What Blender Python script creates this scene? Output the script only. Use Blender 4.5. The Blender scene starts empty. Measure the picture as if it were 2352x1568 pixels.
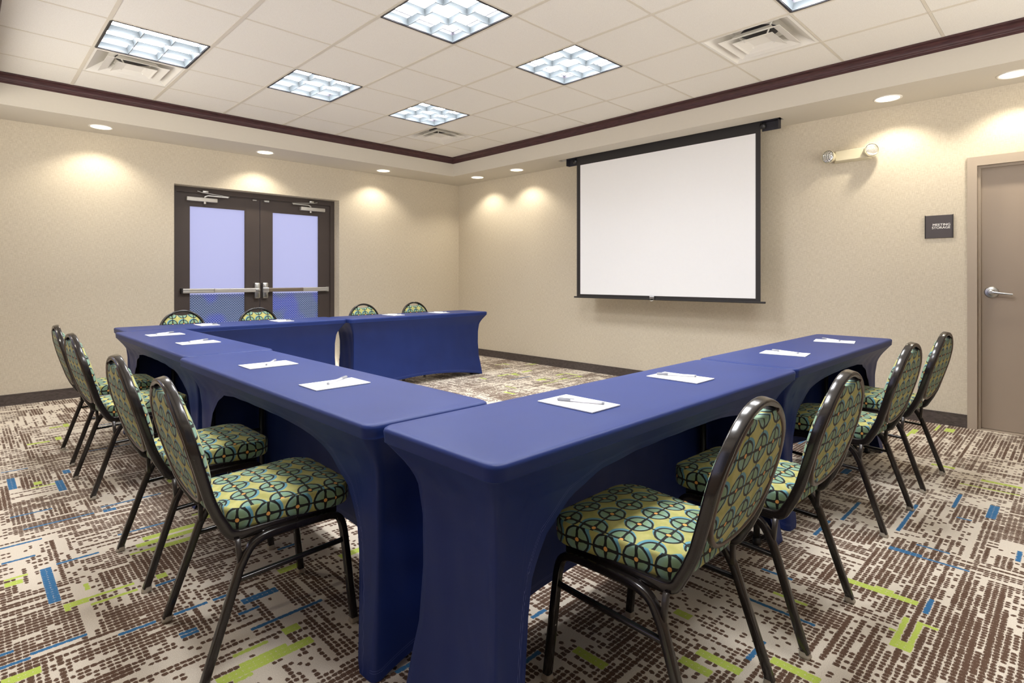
import bpy, bmesh, math, random
import numpy as np
from mathutils import Vector, Matrix
random.seed(7)
SC = bpy.context.scene
COL = SC.collection
PI = math.pi

# ------------------------------------------------------------------ camera, world, exposure
cam_d = bpy.data.cameras.new('camera')
cam = bpy.data.objects.new('camera', cam_d)
COL.objects.link(cam)
cam.location = (5.5077, 6.6735, 1.1402)
cam.rotation_euler = (PI / 2, 0, math.radians(90 + 45.9855))
cam_d.sensor_width = 36.0
cam_d.lens = 1289.78 / 2352 * 36
cam_d.shift_x = 21.225 / 2352
cam_d.shift_y = -146.01 / 2352
cam_d.clip_start = 0.02
SC.camera = cam
SC.view_settings.view_transform = 'Standard'
SC.view_settings.look = 'None'
SC.view_settings.gamma = 1.0
SC.view_settings.use_curve_mapping = False
SC.view_settings.exposure = -0.06
SC.cycles.use_denoising = True
SC.cycles.max_bounces = 8
SC.cycles.diffuse_bounces = 5
SC.cycles.sample_clamp_indirect = 6.0

W = bpy.data.worlds.new('dusk_sky')
SC.world = W
W.use_nodes = True
bg = W.node_tree.nodes['Background']
# dusk sky overhead, added ceiling fill below the horizon behind the camera, violet dusk on the door side
_t = W.node_tree
_c = _t.nodes.new('ShaderNodeTexCoord'); _s = _t.nodes.new('ShaderNodeSeparateXYZ')
_t.links.new(_c.outputs['Generated'], _s.inputs[0])
def _mr(sock, lo, hi):
    n = _t.nodes.new('ShaderNodeMapRange'); n.interpolation_type = 'SMOOTHSTEP'
    n.inputs[1].default_value = lo; n.inputs[2].default_value = hi; _t.links.new(sock, n.inputs[0]); return n.outputs[0]
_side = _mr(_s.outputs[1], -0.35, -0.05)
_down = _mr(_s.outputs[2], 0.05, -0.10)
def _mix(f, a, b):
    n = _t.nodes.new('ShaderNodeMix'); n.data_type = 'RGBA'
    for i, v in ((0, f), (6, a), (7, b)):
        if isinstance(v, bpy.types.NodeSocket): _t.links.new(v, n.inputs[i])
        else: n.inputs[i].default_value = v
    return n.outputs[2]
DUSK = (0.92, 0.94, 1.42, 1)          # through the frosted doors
SKY_BACK = (0.15, 0.16, 0.2, 1)        # dim sky through the added windows behind the camera
FILL_BACK = (6.6, 6.25, 5.7, 1)        # added upward glow through those openings, brightens the ceiling
_t.links.new(_mix(_side, DUSK, _mix(_down, SKY_BACK, FILL_BACK)), bg.inputs[0])
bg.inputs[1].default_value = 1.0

PANEL_STRENGTH = 48.0      # fluorescent panels above the louvres
SPOT_POWER = 35.0          # recessed warm downlights

# ------------------------------------------------------------------ room numbers
CEIL = 2.7915
SOF = 2.549
CROWN_Z = 2.722
RX, RY = 5.985, 7.8
FD = 0.578                # soffit depth
GX, GY, GT = 1.165, 1.128, 0.6096

# ------------------------------------------------------------------ node helpers
def srgb(r, g, b):
    def f(c):
        c /= 255.0
        return c / 12.92 if c <= 0.04045 else ((c + 0.055) / 1.055) ** 2.4
    return (f(r), f(g), f(b), 1.0)

class NT:
    def __init__(s, name):
        s.m = bpy.data.materials.new(name)
        s.m.use_nodes = True
        s.t = s.m.node_tree
        s.n = s.t.nodes
        s.b = s.n['Principled BSDF']
        s.out = s.n['Material Output']
    def link(s, a, b): s.t.links.new(a, b)
    def node(s, typ, **kw):
        n = s.n.new(typ)
        for k, v in kw.items(): setattr(n, k, v)
        return n
    def put(s, sock, v):
        if hasattr(v, 'links') or isinstance(v, bpy.types.NodeSocket): s.link(v, sock)
        else: sock.default_value = v
    def math(s, op, a, b=None, c=None, clamp=False):
        n = s.node('ShaderNodeMath', operation=op, use_clamp=clamp)
        s.put(n.inputs[0], a)
        if b is not None: s.put(n.inputs[1], b)
        if c is not None: s.put(n.inputs[2], c)
        return n.outputs[0]
    def mix(s, f, a, b):
        n = s.node('ShaderNodeMix', data_type='RGBA')
        s.put(n.inputs[0], f); s.put(n.inputs[6], a); s.put(n.inputs[7], b)
        return n.outputs[2]
    def noise(s, vec, scale, detail=2.0, rough=0.5):
        n = s.node('ShaderNodeTexNoise')
        if vec is not None: s.link(vec, n.inputs['Vector'])
        n.inputs['Scale'].default_value = scale
        n.inputs['Detail'].default_value = detail
        n.inputs['Roughness'].default_value = rough
        return n.outputs[0]
    def mapping(s, vec, scale):
        n = s.node('ShaderNodeMapping')
        s.link(vec, n.inputs[0]); n.inputs['Scale'].default_value = scale
        return n.outputs[0]
    def coord(s, which='Object'):
        return s.node('ShaderNodeTexCoord').outputs[which]
    def ramp(s, f, lo, hi):                       # smooth 0..1 between lo and hi
        n = s.node('ShaderNodeMapRange', interpolation_type='SMOOTHSTEP')
        s.put(n.inputs[0], f); n.inputs[1].default_value = lo; n.inputs[2].default_value = hi
        return n.outputs[0]
    def bump(s, h, strength, dist=0.001):
        n = s.node('ShaderNodeBump')
        n.inputs['Strength'].default_value = strength
        n.inputs['Distance'].default_value = dist
        s.link(h, n.inputs['Height']); s.link(n.outputs[0], s.b.inputs['Normal'])
    def set(s, **kw):
        names = dict(color='Base Color', rough='Roughness', metal='Metallic', spec='Specular IOR Level', sheen='Sheen Weight',
                     sheen_rough='Sheen Roughness', sheen_tint='Sheen Tint', coat='Coat Weight', coat_rough='Coat Roughness',
                     trans='Transmission Weight', ior='IOR')
        for k, v in kw.items(): s.put(s.b.inputs[names[k]], v)
        return s

def simple(name, color, rough=0.5, metal=0.0, var=0.06, scale=30.0, **kw):
    m = NT(name)
    n = m.noise(m.coord(), scale, 3.0)
    k = m.math('MULTIPLY_ADD', n, var * 2, 1 - var)
    mx = m.node('ShaderNodeMix', data_type='RGBA', blend_type='MULTIPLY')
    mx.inputs[0].default_value = 1.0
    mx.inputs[6].default_value = color
    m.link(k, mx.inputs[7])
    m.set(color=mx.outputs[2], rough=rough, metal=metal, **kw)
    return m.m

# ------------------------------------------------------------------ materials
def mat_wallpaper():
    m = NT('linen_wallpaper')
    c = m.coord()
    a = m.noise(m.mapping(c, (1, 1, 0.10)), 260, 2.0, 0.7)
    b = m.noise(m.mapping(c, (0.10, 0.10, 1)), 300, 2.0, 0.7)
    s = m.math('ADD', a, b)
    big = m.noise(c, 1.5, 2.0)
    f = m.ramp(s, 0.72, 1.28)
    f2 = m.math('MULTIPLY_ADD', big, 0.25, m.math('MULTIPLY', f, 0.8), clamp=True)
    m.set(color=m.mix(f2, srgb(191, 180, 160), srgb(216, 207, 189)), rough=0.75, spec=0.25)
    m.bump(s, 0.25, 0.0006)
    return m.m
M_WALL = mat_wallpaper()

def mat_tile():
    m = NT('ceiling_tile')
    c = m.coord()
    a = m.noise(c, 220, 3.0, 0.6)
    sp = m.ramp(m.noise(c, 420, 1.0), 0.68, 0.78)
    k = m.mix(m.ramp(a, 0.35, 0.65), srgb(228, 224, 216), srgb(236, 233, 226))
    m.set(color=m.mix(m.math('MULTIPLY', sp, 0.35), k, srgb(150, 140, 126)), rough=0.9, spec=0.1)
    m.bump(a, 0.3, 0.001)
    return m.m
M_TILE = mat_tile()
M_TBAR = simple('tbar_paint', srgb(213, 206, 192), 0.5, var=0.02)
M_PAINT = simple('white_paint', srgb(206, 200, 188), 0.8, var=0.02, scale=60, spec=0.2)
M_WHITE = simple('white_enamel', srgb(232, 229, 222), 0.45, var=0.02)

def mat_crown():
    m = NT('mahogany_crown')
    c = m.coord()
    g = m.noise(m.mapping(c, (4, 4, 60)), 3.0, 4.0, 0.6)
    m.set(color=m.mix(m.ramp(g, 0.3, 0.7), srgb(52, 27, 30), srgb(78, 46, 48)), rough=0.42, spec=0.5)
    return m.m
M_CROWN = mat_crown()

def mat_base():
    m = NT('dark_base_vinyl')
    g = m.noise(m.mapping(m.coord(), (6, 6, 30)), 5.0, 5.0, 0.7)
    m.set(color=m.mix(m.ramp(g, 0.3, 0.7), srgb(62, 54, 50), srgb(92, 82, 78)), rough=0.55)
    return m.m
M_BASE = mat_base()
M_REAR_TONE = simple('unseen_wall_fill_tone', srgb(150, 130, 110), 0.6, var=0.15, scale=5)  # made-up finish for the unseen walls, toned to limit bounced frontal light
M_DOOR = simple('dark_bronze_door', srgb(70, 60, 56), 0.5, var=0.12, scale=6)
M_TAUPE = simple('taupe_door_paint', srgb(160, 145, 130), 0.42, var=0.03, scale=4)
M_TAUPE2 = simple('taupe_frame_paint', srgb(172, 158, 142), 0.4, var=0.02)
M_STEEL = simple('brushed_steel', srgb(205, 205, 202), 0.28, metal=1.0, var=0.05, scale=60)
M_ALU = simple('painted_aluminium', srgb(200, 197, 190), 0.4, metal=0.6, var=0.04)
M_BRONZE = simple('worn_push_bar', srgb(150, 138, 122), 0.35, metal=0.8, var=0.1, scale=20)
M_BLACK = simple('matte_black', srgb(38, 35, 35), 0.6, var=0.1)
M_DARK = simple('duct_black', srgb(38, 36, 44), 0.55, var=0.3, scale=40)
M_SCREEN = simple('projection_surface', srgb(243, 244, 246), 0.7, var=0.01, spec=0.3)
M_SIGN = simple('sign_plate', srgb(72, 66, 68), 0.5, var=0.08, scale=12)
M_LETTER = simple('sign_lettering', srgb(240, 240, 236), 0.5, var=0.0)
M_IVORY = simple('ivory_plastic', srgb(208, 200, 174), 0.4, var=0.01)
M_PAPER = simple('paper', srgb(243, 243, 246), 0.7, var=0.01)
M_INK = simple('grey_print', srgb(190, 190, 196), 0.7)
M_PENW = simple('pen_barrel', srgb(240, 240, 244), 0.25, var=0.0)
M_PENG = simple('pen_grey', srgb(150, 152, 160), 0.3, var=0.0)
M_CAP = simple('clear_glide', srgb(168, 160, 146), 0.3, var=0.1)
M_BUMP = simple('grey_bumper', srgb(176, 174, 168), 0.4, var=0.0)
M_BRACK = simple('bracket_steel', srgb(54, 49, 46), 0.3, var=0.05)
M_TABLE = simple('grey_laminate', srgb(120, 116, 110), 0.5)
M_GREYMET = simple('grey_table_steel', srgb(70, 70, 72), 0.35, metal=0.7)

def mat_frame():
    m = NT('brown_black_tube')
    n = m.noise(m.coord(), 40, 3.0)
    sc = m.ramp(m.noise(m.coord(), 260, 1.0), 0.70, 0.76)
    k = m.mix(n, srgb(24, 20, 19), srgb(36, 31, 29))
    m.set(color=m.mix(m.math('MULTIPLY', sc, 0.08), k, srgb(150, 145, 140)), rough=0.18, spec=0.7)
    return m.m
M_FRAME = mat_frame()
M_TRIM = simple('bronze_trim', srgb(92, 78, 70), 0.3, metal=0.35, var=0.05)

def mat_fabric():
    m = NT('circle_print_upholstery')
    uv = m.node('ShaderNodeUVMap').outputs[0]
    sx = m.node('ShaderNodeSeparateXYZ'); m.link(uv, sx.inputs[0])
    P = 0.0875
    def loc(o, off):
        f = m.math('FRACT', m.math('ADD', m.math('DIVIDE', m.math('SUBTRACT', o, off), P), 0.5))
        return m.math('MULTIPLY', m.math('SUBTRACT', f, 0.5), P)
    def rad(a, b): return m.math('SQRT', m.math('ADD', m.math('MULTIPLY', a, a), m.math('MULTIPLY', b, b)))
    wob = m.noise(uv, 60, 1.0)
    w = m.math('MULTIPLY', m.math('SUBTRACT', wob, 0.5), 0.0035)
    ux = m.math('ADD', sx.outputs[0], w); uy = m.math('SUBTRACT', sx.outputs[1], w)
    a, b = loc(ux, 0.0), loc(uy, 0.0)
    r = rad(a, b)
    h = rad(loc(ux, 0.0055), loc(uy, 0.0045))
    aa, ab = m.math('ABSOLUTE', a), m.math('ABSOLUTE', b)
    mn = m.math('MINIMUM', aa, ab)
    e = 0.0005
    R = 0.0385
    col = m.mix(m.ramp(m.noise(uv, 25, 3.0), 0.35, 0.65), srgb(170, 168, 98), srgb(188, 184, 116))
    halo = m.math('SUBTRACT', 1.0, m.ramp(h, R + 0.0015 - e, R + 0.0015 + e))
    col = m.mix(halo, col, srgb(98, 152, 170))
    disc = m.math('SUBTRACT', 1.0, m.ramp(r, R - e, R + e))
    col = m.mix(disc, col, srgb(28, 30, 30))
    inner = m.math('SUBTRACT', 1.0, m.ramp(r, R - 0.0060 - e, R - 0.0060 + e))
    sage = m.mix(m.ramp(h, 0.014, 0.042), srgb(128, 156, 122), srgb(132, 168, 156))
    col = m.mix(inner, col, sage)
    # four petals: the dividing cross swells to the centre and to the ring
    ex = m.math('MULTIPLY', m.math('POWER', 2.718, m.math('MULTIPLY', r, -110.0)), 0.008)
    ex2 = m.math('MULTIPLY', m.math('POWER', 2.718, m.math('MULTIPLY', m.math('SUBTRACT', r, R), 160.0)), 0.006)
    ex2 = m.math('MULTIPLY', ex2, inner)
    lw = m.math('ADD', m.math('ADD', 0.0025, ex), ex2)
    line = m.math('SUBTRACT', 1.0, m.ramp(m.math('SUBTRACT', mn, lw), -e, e))
    col = m.mix(line, col, srgb(28, 29, 28))
    dot = m.math('SUBTRACT', 1.0, m.ramp(r, 0.0058 - e, 0.0058 + e))
    col = m.mix(dot, col, srgb(232, 170, 92))
    m.set(color=col, rough=0.8, spec=0.2, sheen=0.15)
    m.bump(m.noise(uv, 900, 2.0), 0.25, 0.0006)
    return m.m
M_FABRIC = mat_fabric()

def mat_cover():
    m = NT('navy_spandex')
    uv = m.node('ShaderNodeUVMap').outputs[0]
    sx = m.node('ShaderNodeSeparateXYZ'); m.link(uv, sx.inputs[0])
    v = sx.outputs[1]
    n = m.noise(m.coord(), 900, 2.0, 0.6)
    big = m.noise(m.coord(), 5.0, 2.0)
    k = m.mix(m.math('MULTIPLY_ADD', n, 0.6, m.math('MULTIPLY', big, 0.4)), srgb(22, 37, 88), srgb(36, 58, 126))
    # twin stitched hem lines
    def near(d, wd): return m.math('SUBTRACT', 1.0, m.ramp(m.math('ABSOLUTE', m.math('SUBTRACT', v, d)), wd * 0.5, wd))
    st = m.math('MAXIMUM', near(0.022, 0.0009), near(0.028, 0.0009))
    dash = m.ramp(m.math('FRACT', m.math('MULTIPLY', sx.outputs[0], 250.0)), 0.3, 0.4)
    col = m.mix(m.math('MULTIPLY', m.math('MULTIPLY', st, dash), 0.55), k, srgb(120, 130, 190))
    m.set(color=col, rough=0.45, spec=0.28, sheen=0.08, sheen_rough=0.3, sheen_tint=(0.55, 0.65, 1.0, 1))
    m.bump(n, 0.15, 0.0005)
    return m.m
M_COVER = mat_cover()

CPX, CPY = 0.0175, 0.019
def mat_carpet():
    m = NT('patterned_carpet')
    c = m.coord()
    at = m.node('ShaderNodeAttribute', attribute_name='stitch')
    sc = m.node('ShaderNodeSeparateColor'); m.link(at.outputs['Color'], sc.inputs[0])
    kid, su, sv = sc.outputs
    sx = m.node('ShaderNodeSeparateXYZ'); m.link(c, sx.inputs[0])
    wx = m.math('MULTIPLY', m.math('SUBTRACT', m.noise(c, 55, 2.0), 0.5), 0.55)
    a = m.math('ABSOLUTE', m.math('ADD', wx, m.math('SUBTRACT', m.math('FRACT', m.math('DIVIDE', sx.outputs[0], CPX)), 0.5)))
    off = m.node('ShaderNodeVectorMath', operation='ADD'); m.link(c, off.inputs[0]); off.inputs[1].default_value = (3.3, 7.1, 0)
    wy = m.math('MULTIPLY', m.math('SUBTRACT', m.noise(off.outputs[0], 55, 2.0), 0.5), 0.55)
    b = m.math('ABSOLUTE', m.math('ADD', wy, m.math('SUBTRACT', m.math('FRACT', m.math('DIVIDE', sx.outputs[1], CPY)), 0.5)))
    ra = m.math('POWER', m.math('DIVIDE', a, su), 2.4)
    rb = m.math('POWER', m.math('DIVIDE', b, sv), 2.4)
    nz = m.noise(c, 360, 3.0, 0.65)
    d = m.math('ADD', m.math('ADD', ra, rb), m.math('MULTIPLY', m.math('SUBTRACT', nz, 0.5), 3.6))
    mask = m.math('SUBTRACT', 1.0, m.ramp(d, 0.8, 1.2))
    pile = m.noise(c, 520, 3.0, 0.75)
    base = m.mix(m.ramp(pile, 0.3, 0.7), srgb(190, 178, 160), srgb(236, 227, 212))
    brown = m.mix(m.ramp(pile, 0.3, 0.7), srgb(64, 44, 34), srgb(114, 88, 70))
    green = m.mix(m.ramp(pile, 0.3, 0.7), srgb(160, 182, 62), srgb(206, 222, 112))
    blue = m.mix(m.ramp(pile, 0.3, 0.7), srgb(30, 84, 130), srgb(70, 128, 172))
    acc = m.mix(m.math('GREATER_THAN', kid, 0.5), brown, green)
    acc = m.mix(m.math('GREATER_THAN', kid, 0.83), acc, blue)
    on = m.math('MULTIPLY', mask, m.math('GREATER_THAN', kid, 0.17))
    m.set(color=m.mix(on, base, acc), rough=0.95, spec=0.05, sheen=0.1)
    hgt = m.math('ADD', pile, m.math('MULTIPLY', on, -0.5))
    m.bump(hgt, 0.5, 0.003)
    return m.m
M_CARPET = mat_carpet()

def mat_emit(name, color, strength):
    m = NT(name)
    e = m.node('ShaderNodeEmission')
    e.inputs[0].default_value = color
    e.inputs[1].default_value = strength
    m.link(e.outputs[0], m.out.inputs[0])
    return m.m
M_PANEL = mat_emit('fluorescent_panel', (0.98, 0.985, 1.0, 1), PANEL_STRENGTH)
M_LENS = mat_emit('downlight_lens', (1.0, 0.86, 0.62, 1), 5.0)
M_LOUVRE = simple('louvre_blade', (0.062, 0.072, 0.079, 1), 0.4, metal=0.0, var=0.02)

def mat_frosted():
    m = NT('frosted_film_glass')
    tr = m.node('ShaderNodeBsdfTranslucent'); tr.inputs[0].default_value = (0.92, 0.92, 0.95, 1)
    gl = m.node('ShaderNodeBsdfGlossy'); gl.inputs['Roughness'].default_value = 0.25
    mx = m.node('ShaderNodeMixShader'); mx.inputs[0].default_value = 0.05
    m.link(tr.outputs[0], mx.inputs[1]); m.link(gl.outputs[0], mx.inputs[2])
    # perforated band: rows of staggered lozenge holes below the push bar
    c = m.coord(); sx = m.node('ShaderNodeSeparateXYZ'); m.link(c, sx.inputs[0])
    X, Z = sx.outputs[0], sx.outputs[2]
    row = m.math('DIVIDE', Z, 0.0135)
    odd = m.math('MULTIPLY', m.math('FLOOR', m.math('MULTIPLY', m.math('FRACT', m.math('DIVIDE', row, 2.0)), 2.0)), 0.5)
    fx = m.math('SUBTRACT', m.math('FRACT', m.math('ADD', m.math('DIVIDE', X, 0.028), odd)), 0.5)
    fz = m.math('SUBTRACT', m.math('FRACT', row), 0.5)
    e = m.math('ADD', m.math('POWER', m.math('ABSOLUTE', m.math('DIVIDE', fx, 0.40)), 2.0), m.math('POWER', m.math('ABSOLUTE', m.math('DIVIDE', fz, 0.36)), 2.0))
    hole = m.math('SUBTRACT', 1.0, m.ramp(e, 0.85, 1.15))
    low = m.math('LESS_THAN', Z, 0.957)
    solid = m.math('MULTIPLY', low, m.math('SUBTRACT', 1.0, hole))
    film = m.node('ShaderNodeBsdfDiffuse')
    n = m.noise(c, 3.2, 1.0)
    m.link(m.mix(m.ramp(n, 0.42, 0.58), srgb(48, 76, 168), srgb(70, 94, 120)), film.inputs[0])
    film2 = m.node('ShaderNodeBsdfTranslucent')
    m.link(m.mix(m.ramp(n, 0.42, 0.58), srgb(70, 110, 220), srgb(110, 150, 165)), film2.inputs[0])
    fm = m.node('ShaderNodeMixShader'); fm.inputs[0].default_value = 0.35
    m.link(film.outputs[0], fm.inputs[1]); m.link(film2.outputs[0], fm.inputs[2])
    mx2 = m.node('ShaderNodeMixShader')
    m.link(solid, mx2.inputs[0]); m.link(mx.outputs[0], mx2.inputs[1]); m.link(fm.outputs[0], mx2.inputs[2])
    m.link(mx2.outputs[0], m.out.inputs[0])
    return m.m
M_FROST = mat_frosted()

def mat_lens():
    m = NT('clear_lamp_lens')
    m.set(color=srgb(225, 225, 220), rough=0.12, metal=0.75)
    w = m.node('ShaderNodeTexWave'); w.inputs['Scale'].default_value = 60
    m.link(m.coord(), w.inputs[0]); m.bump(w.outputs['Fac'], 0.6, 0.004)
    return m.m
M_LAMP = mat_lens()

# ------------------------------------------------------------------ mesh helpers
class MB:
    """collects vertices, faces and face-corner uvs; build() links ONE mesh object"""
    def __init__(s): s.v = []; s.f = []; s.uv = []; s.sm = []
    def add(s, verts, faces, uvs=None, smooth=True):
        o = len(s.v)
        s.v += [tuple(map(float, p)) for p in verts]
        for k, f in enumerate(faces):
            s.f.append([o + i for i in f])
            s.uv.append(uvs[k] if uvs else None)
            s.sm.append(smooth)
    def box(s, x0, x1, y0, y1, z0, z1):
        v = [(x0, y0, z0), (x1, y0, z0), (x1, y1, z0), (x0, y1, z0), (x0, y0, z1), (x1, y0, z1), (x1, y1, z1), (x0, y1, z1)]
        s.add(v, [(0, 3, 2, 1), (4, 5, 6, 7), (0, 1, 5, 4), (1, 2, 6, 5), (2, 3, 7, 6), (3, 0, 4, 7)], smooth=False)
    def cbox(s, x0, x1, y0, y1, z0, z1, c=0.003):
        """box with chamfered edges"""
        bm = bmesh.new()
        bmesh.ops.create_cube(bm, size=1)
        for v in bm.verts: v.co = Vector(((x0 + x1) / 2 + v.co.x * (x1 - x0), (y0 + y1) / 2 + v.co.y * (y1 - y0), (z0 + z1) / 2 + v.co.z * (z1 - z0)))
        bmesh.ops.bevel(bm, geom=bm.edges[:], offset=c, segments=2, profile=0.5, affect='EDGES')
        bm.verts.index_update()
        s.add([v.co for v in bm.verts], [[v.index for v in f.verts] for f in bm.faces], smooth=False)
        bm.free()
    def sweep(s, path, sec, ref=None, closed=False, caps=True, smooth=True):
        """section points (a,b) carried along the path; a runs along N, b along B; ref fixes B"""
        P = [Vector(p) for p in path]; n = len(P); m = len(sec)
        rings = []
        Bp = None
        for i in range(n):
            if closed: T = (P[(i + 1) % n] - P[i - 1]).normalized()
            else: T = (P[min(i + 1, n - 1)] - P[max(i - 1, 0)]).normalized()
            if ref is not None: B0 = Vector(ref)
            elif Bp is not None: B0 = Bp
            else: B0 = Vector((0, 0, 1)) if abs(T.z) < 0.9 else Vector((0, 1, 0))
            N = B0.cross(T)
            if N.length < 1e-6: N = Vector((1, 0, 0))
            N.normalize(); B = T.cross(N).normalized(); Bp = B
            k = 1.0
            if 0 < i < n - 1 or closed:            # keep the tube's width round a corner
                t0 = (P[i] - P[i - 1]).normalized(); t1 = (P[(i + 1) % n] - P[i]).normalized()
                k = 1.0 / max(0.5, math.sqrt(max(0.0, (1 + t0.dot(t1)) / 2)))
            rings.append([P[i] + N * (a * k) + B * b for a, b in sec])
        v = [p for r in rings for p in r]
        f = []
        for i in range(n if closed else n - 1):
            j = (i + 1) % n
            for q in range(m):
                r = (q + 1) % m
                f.append((i * m + q, i * m + r, j * m + r, j * m + q))
        if caps and not closed:
            f.append(tuple(reversed(range(m)))); f.append(tuple((n - 1) * m + q for q in range(m)))
        s.add(v, f, smooth=smooth)
    def lathe(s, prof, seg=24, mat=None, caps=True):
        v = []; f = []; n = len(prof)
        for r, z in prof:
            for k in range(seg):
                t = 2 * PI * k / seg
                v.append(Vector((r * math.cos(t), r * math.sin(t), z)))
        for i in range(n - 1):
            for k in range(seg):
                q = (k + 1) % seg
                f.append((i * seg + k, i * seg + q, (i + 1) * seg + q, (i + 1) * seg + k))
        if caps:
            f.append(tuple(reversed(range(seg)))); f.append(tuple((n - 1) * seg + k for k in range(seg)))
        if mat: v = [mat @ p for p in v]
        s.add(v, f)
    def build(s, name, mat, parent=None, loc=None):
        me = bpy.data.meshes.new(name)
        me.from_pydata(s.v, [], s.f)
        me.polygons.foreach_set('use_smooth', s.sm)
        if any(u is not None for u in s.uv):
            L = me.uv_layers.new(name='UVMap')
            flat = []
            for f, u in zip(s.f, s.uv):
                flat += [c for p in (u or [(0, 0)] * len(f)) for c in p]
            L.data.foreach_set('uv', flat)
        me.materials.append(mat)
        me.update()
        o = bpy.data.objects.new(name, me)
        COL.objects.link(o)
        if parent: o.parent = parent
        if loc: o.location = loc
        return o

def fix_normals(o):
    bm = bmesh.new(); bm.from_mesh(o.data)
    bmesh.ops.recalc_face_normals(bm, faces=bm.faces[:])
    bm.to_mesh(o.data); bm.free()
    return o

def sharp(o, deg=35):
    o.data.set_sharp_from_angle(angle=math.radians(deg)); return o

def rrect(w, h, r, seg=3):
    """rounded rectangle section, w along N and h along B"""
    pts = []
    for cx, cy, t0 in ((w / 2 - r, h / 2 - r, 0), (-w / 2 + r, h / 2 - r, PI / 2), (-w / 2 + r, -h / 2 + r, PI), (w / 2 - r, -h / 2 + r, 1.5 * PI)):
        for k in range(seg + 1):
            t = t0 + PI / 2 * k / seg
            pts.append((cx + r * math.cos(t), cy + r * math.sin(t)))
    return pts

def circ(r, seg=12): return [(r * math.cos(2 * PI * k / seg), r * math.sin(2 * PI * k / seg)) for k in range(seg)]

def smooth_path(pts, it=2):
    P = [Vector(p) for p in pts]
    for _ in range(it):
        Q = [P[0]]
        for a, b in zip(P[:-1], P[1:]): Q += [a * 0.75 + b * 0.25, a * 0.25 + b * 0.75]
        Q.append(P[-1]); P = Q
    return P

def empty(name, loc=(0, 0, 0), rz=0.0):
    o = bpy.data.objects.new(name, None); COL.objects.link(o)
    o.location = loc; o.rotation_euler = (0, 0, rz); o.empty_display_size = 0.1
    return o
def tag(o, label, cat, group=None):
    o['label'] = label; o['category'] = cat
    if group: o['group'] = group
    return o
def struct(o): o['kind'] = 'structure'; return o
def dup(root, loc, rz, label, group=None):
    r = root.copy(); COL.objects.link(r)
    r.location = loc; r.rotation_euler = (0, 0, rz); r['label'] = label
    if group: r['group'] = group
    for ch in list(root.children):
        c = ch.copy(); COL.objects.link(c); c.parent = r
        for g in list(ch.children):
            d = g.copy(); COL.objects.link(d); d.parent = c
    return r

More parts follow.
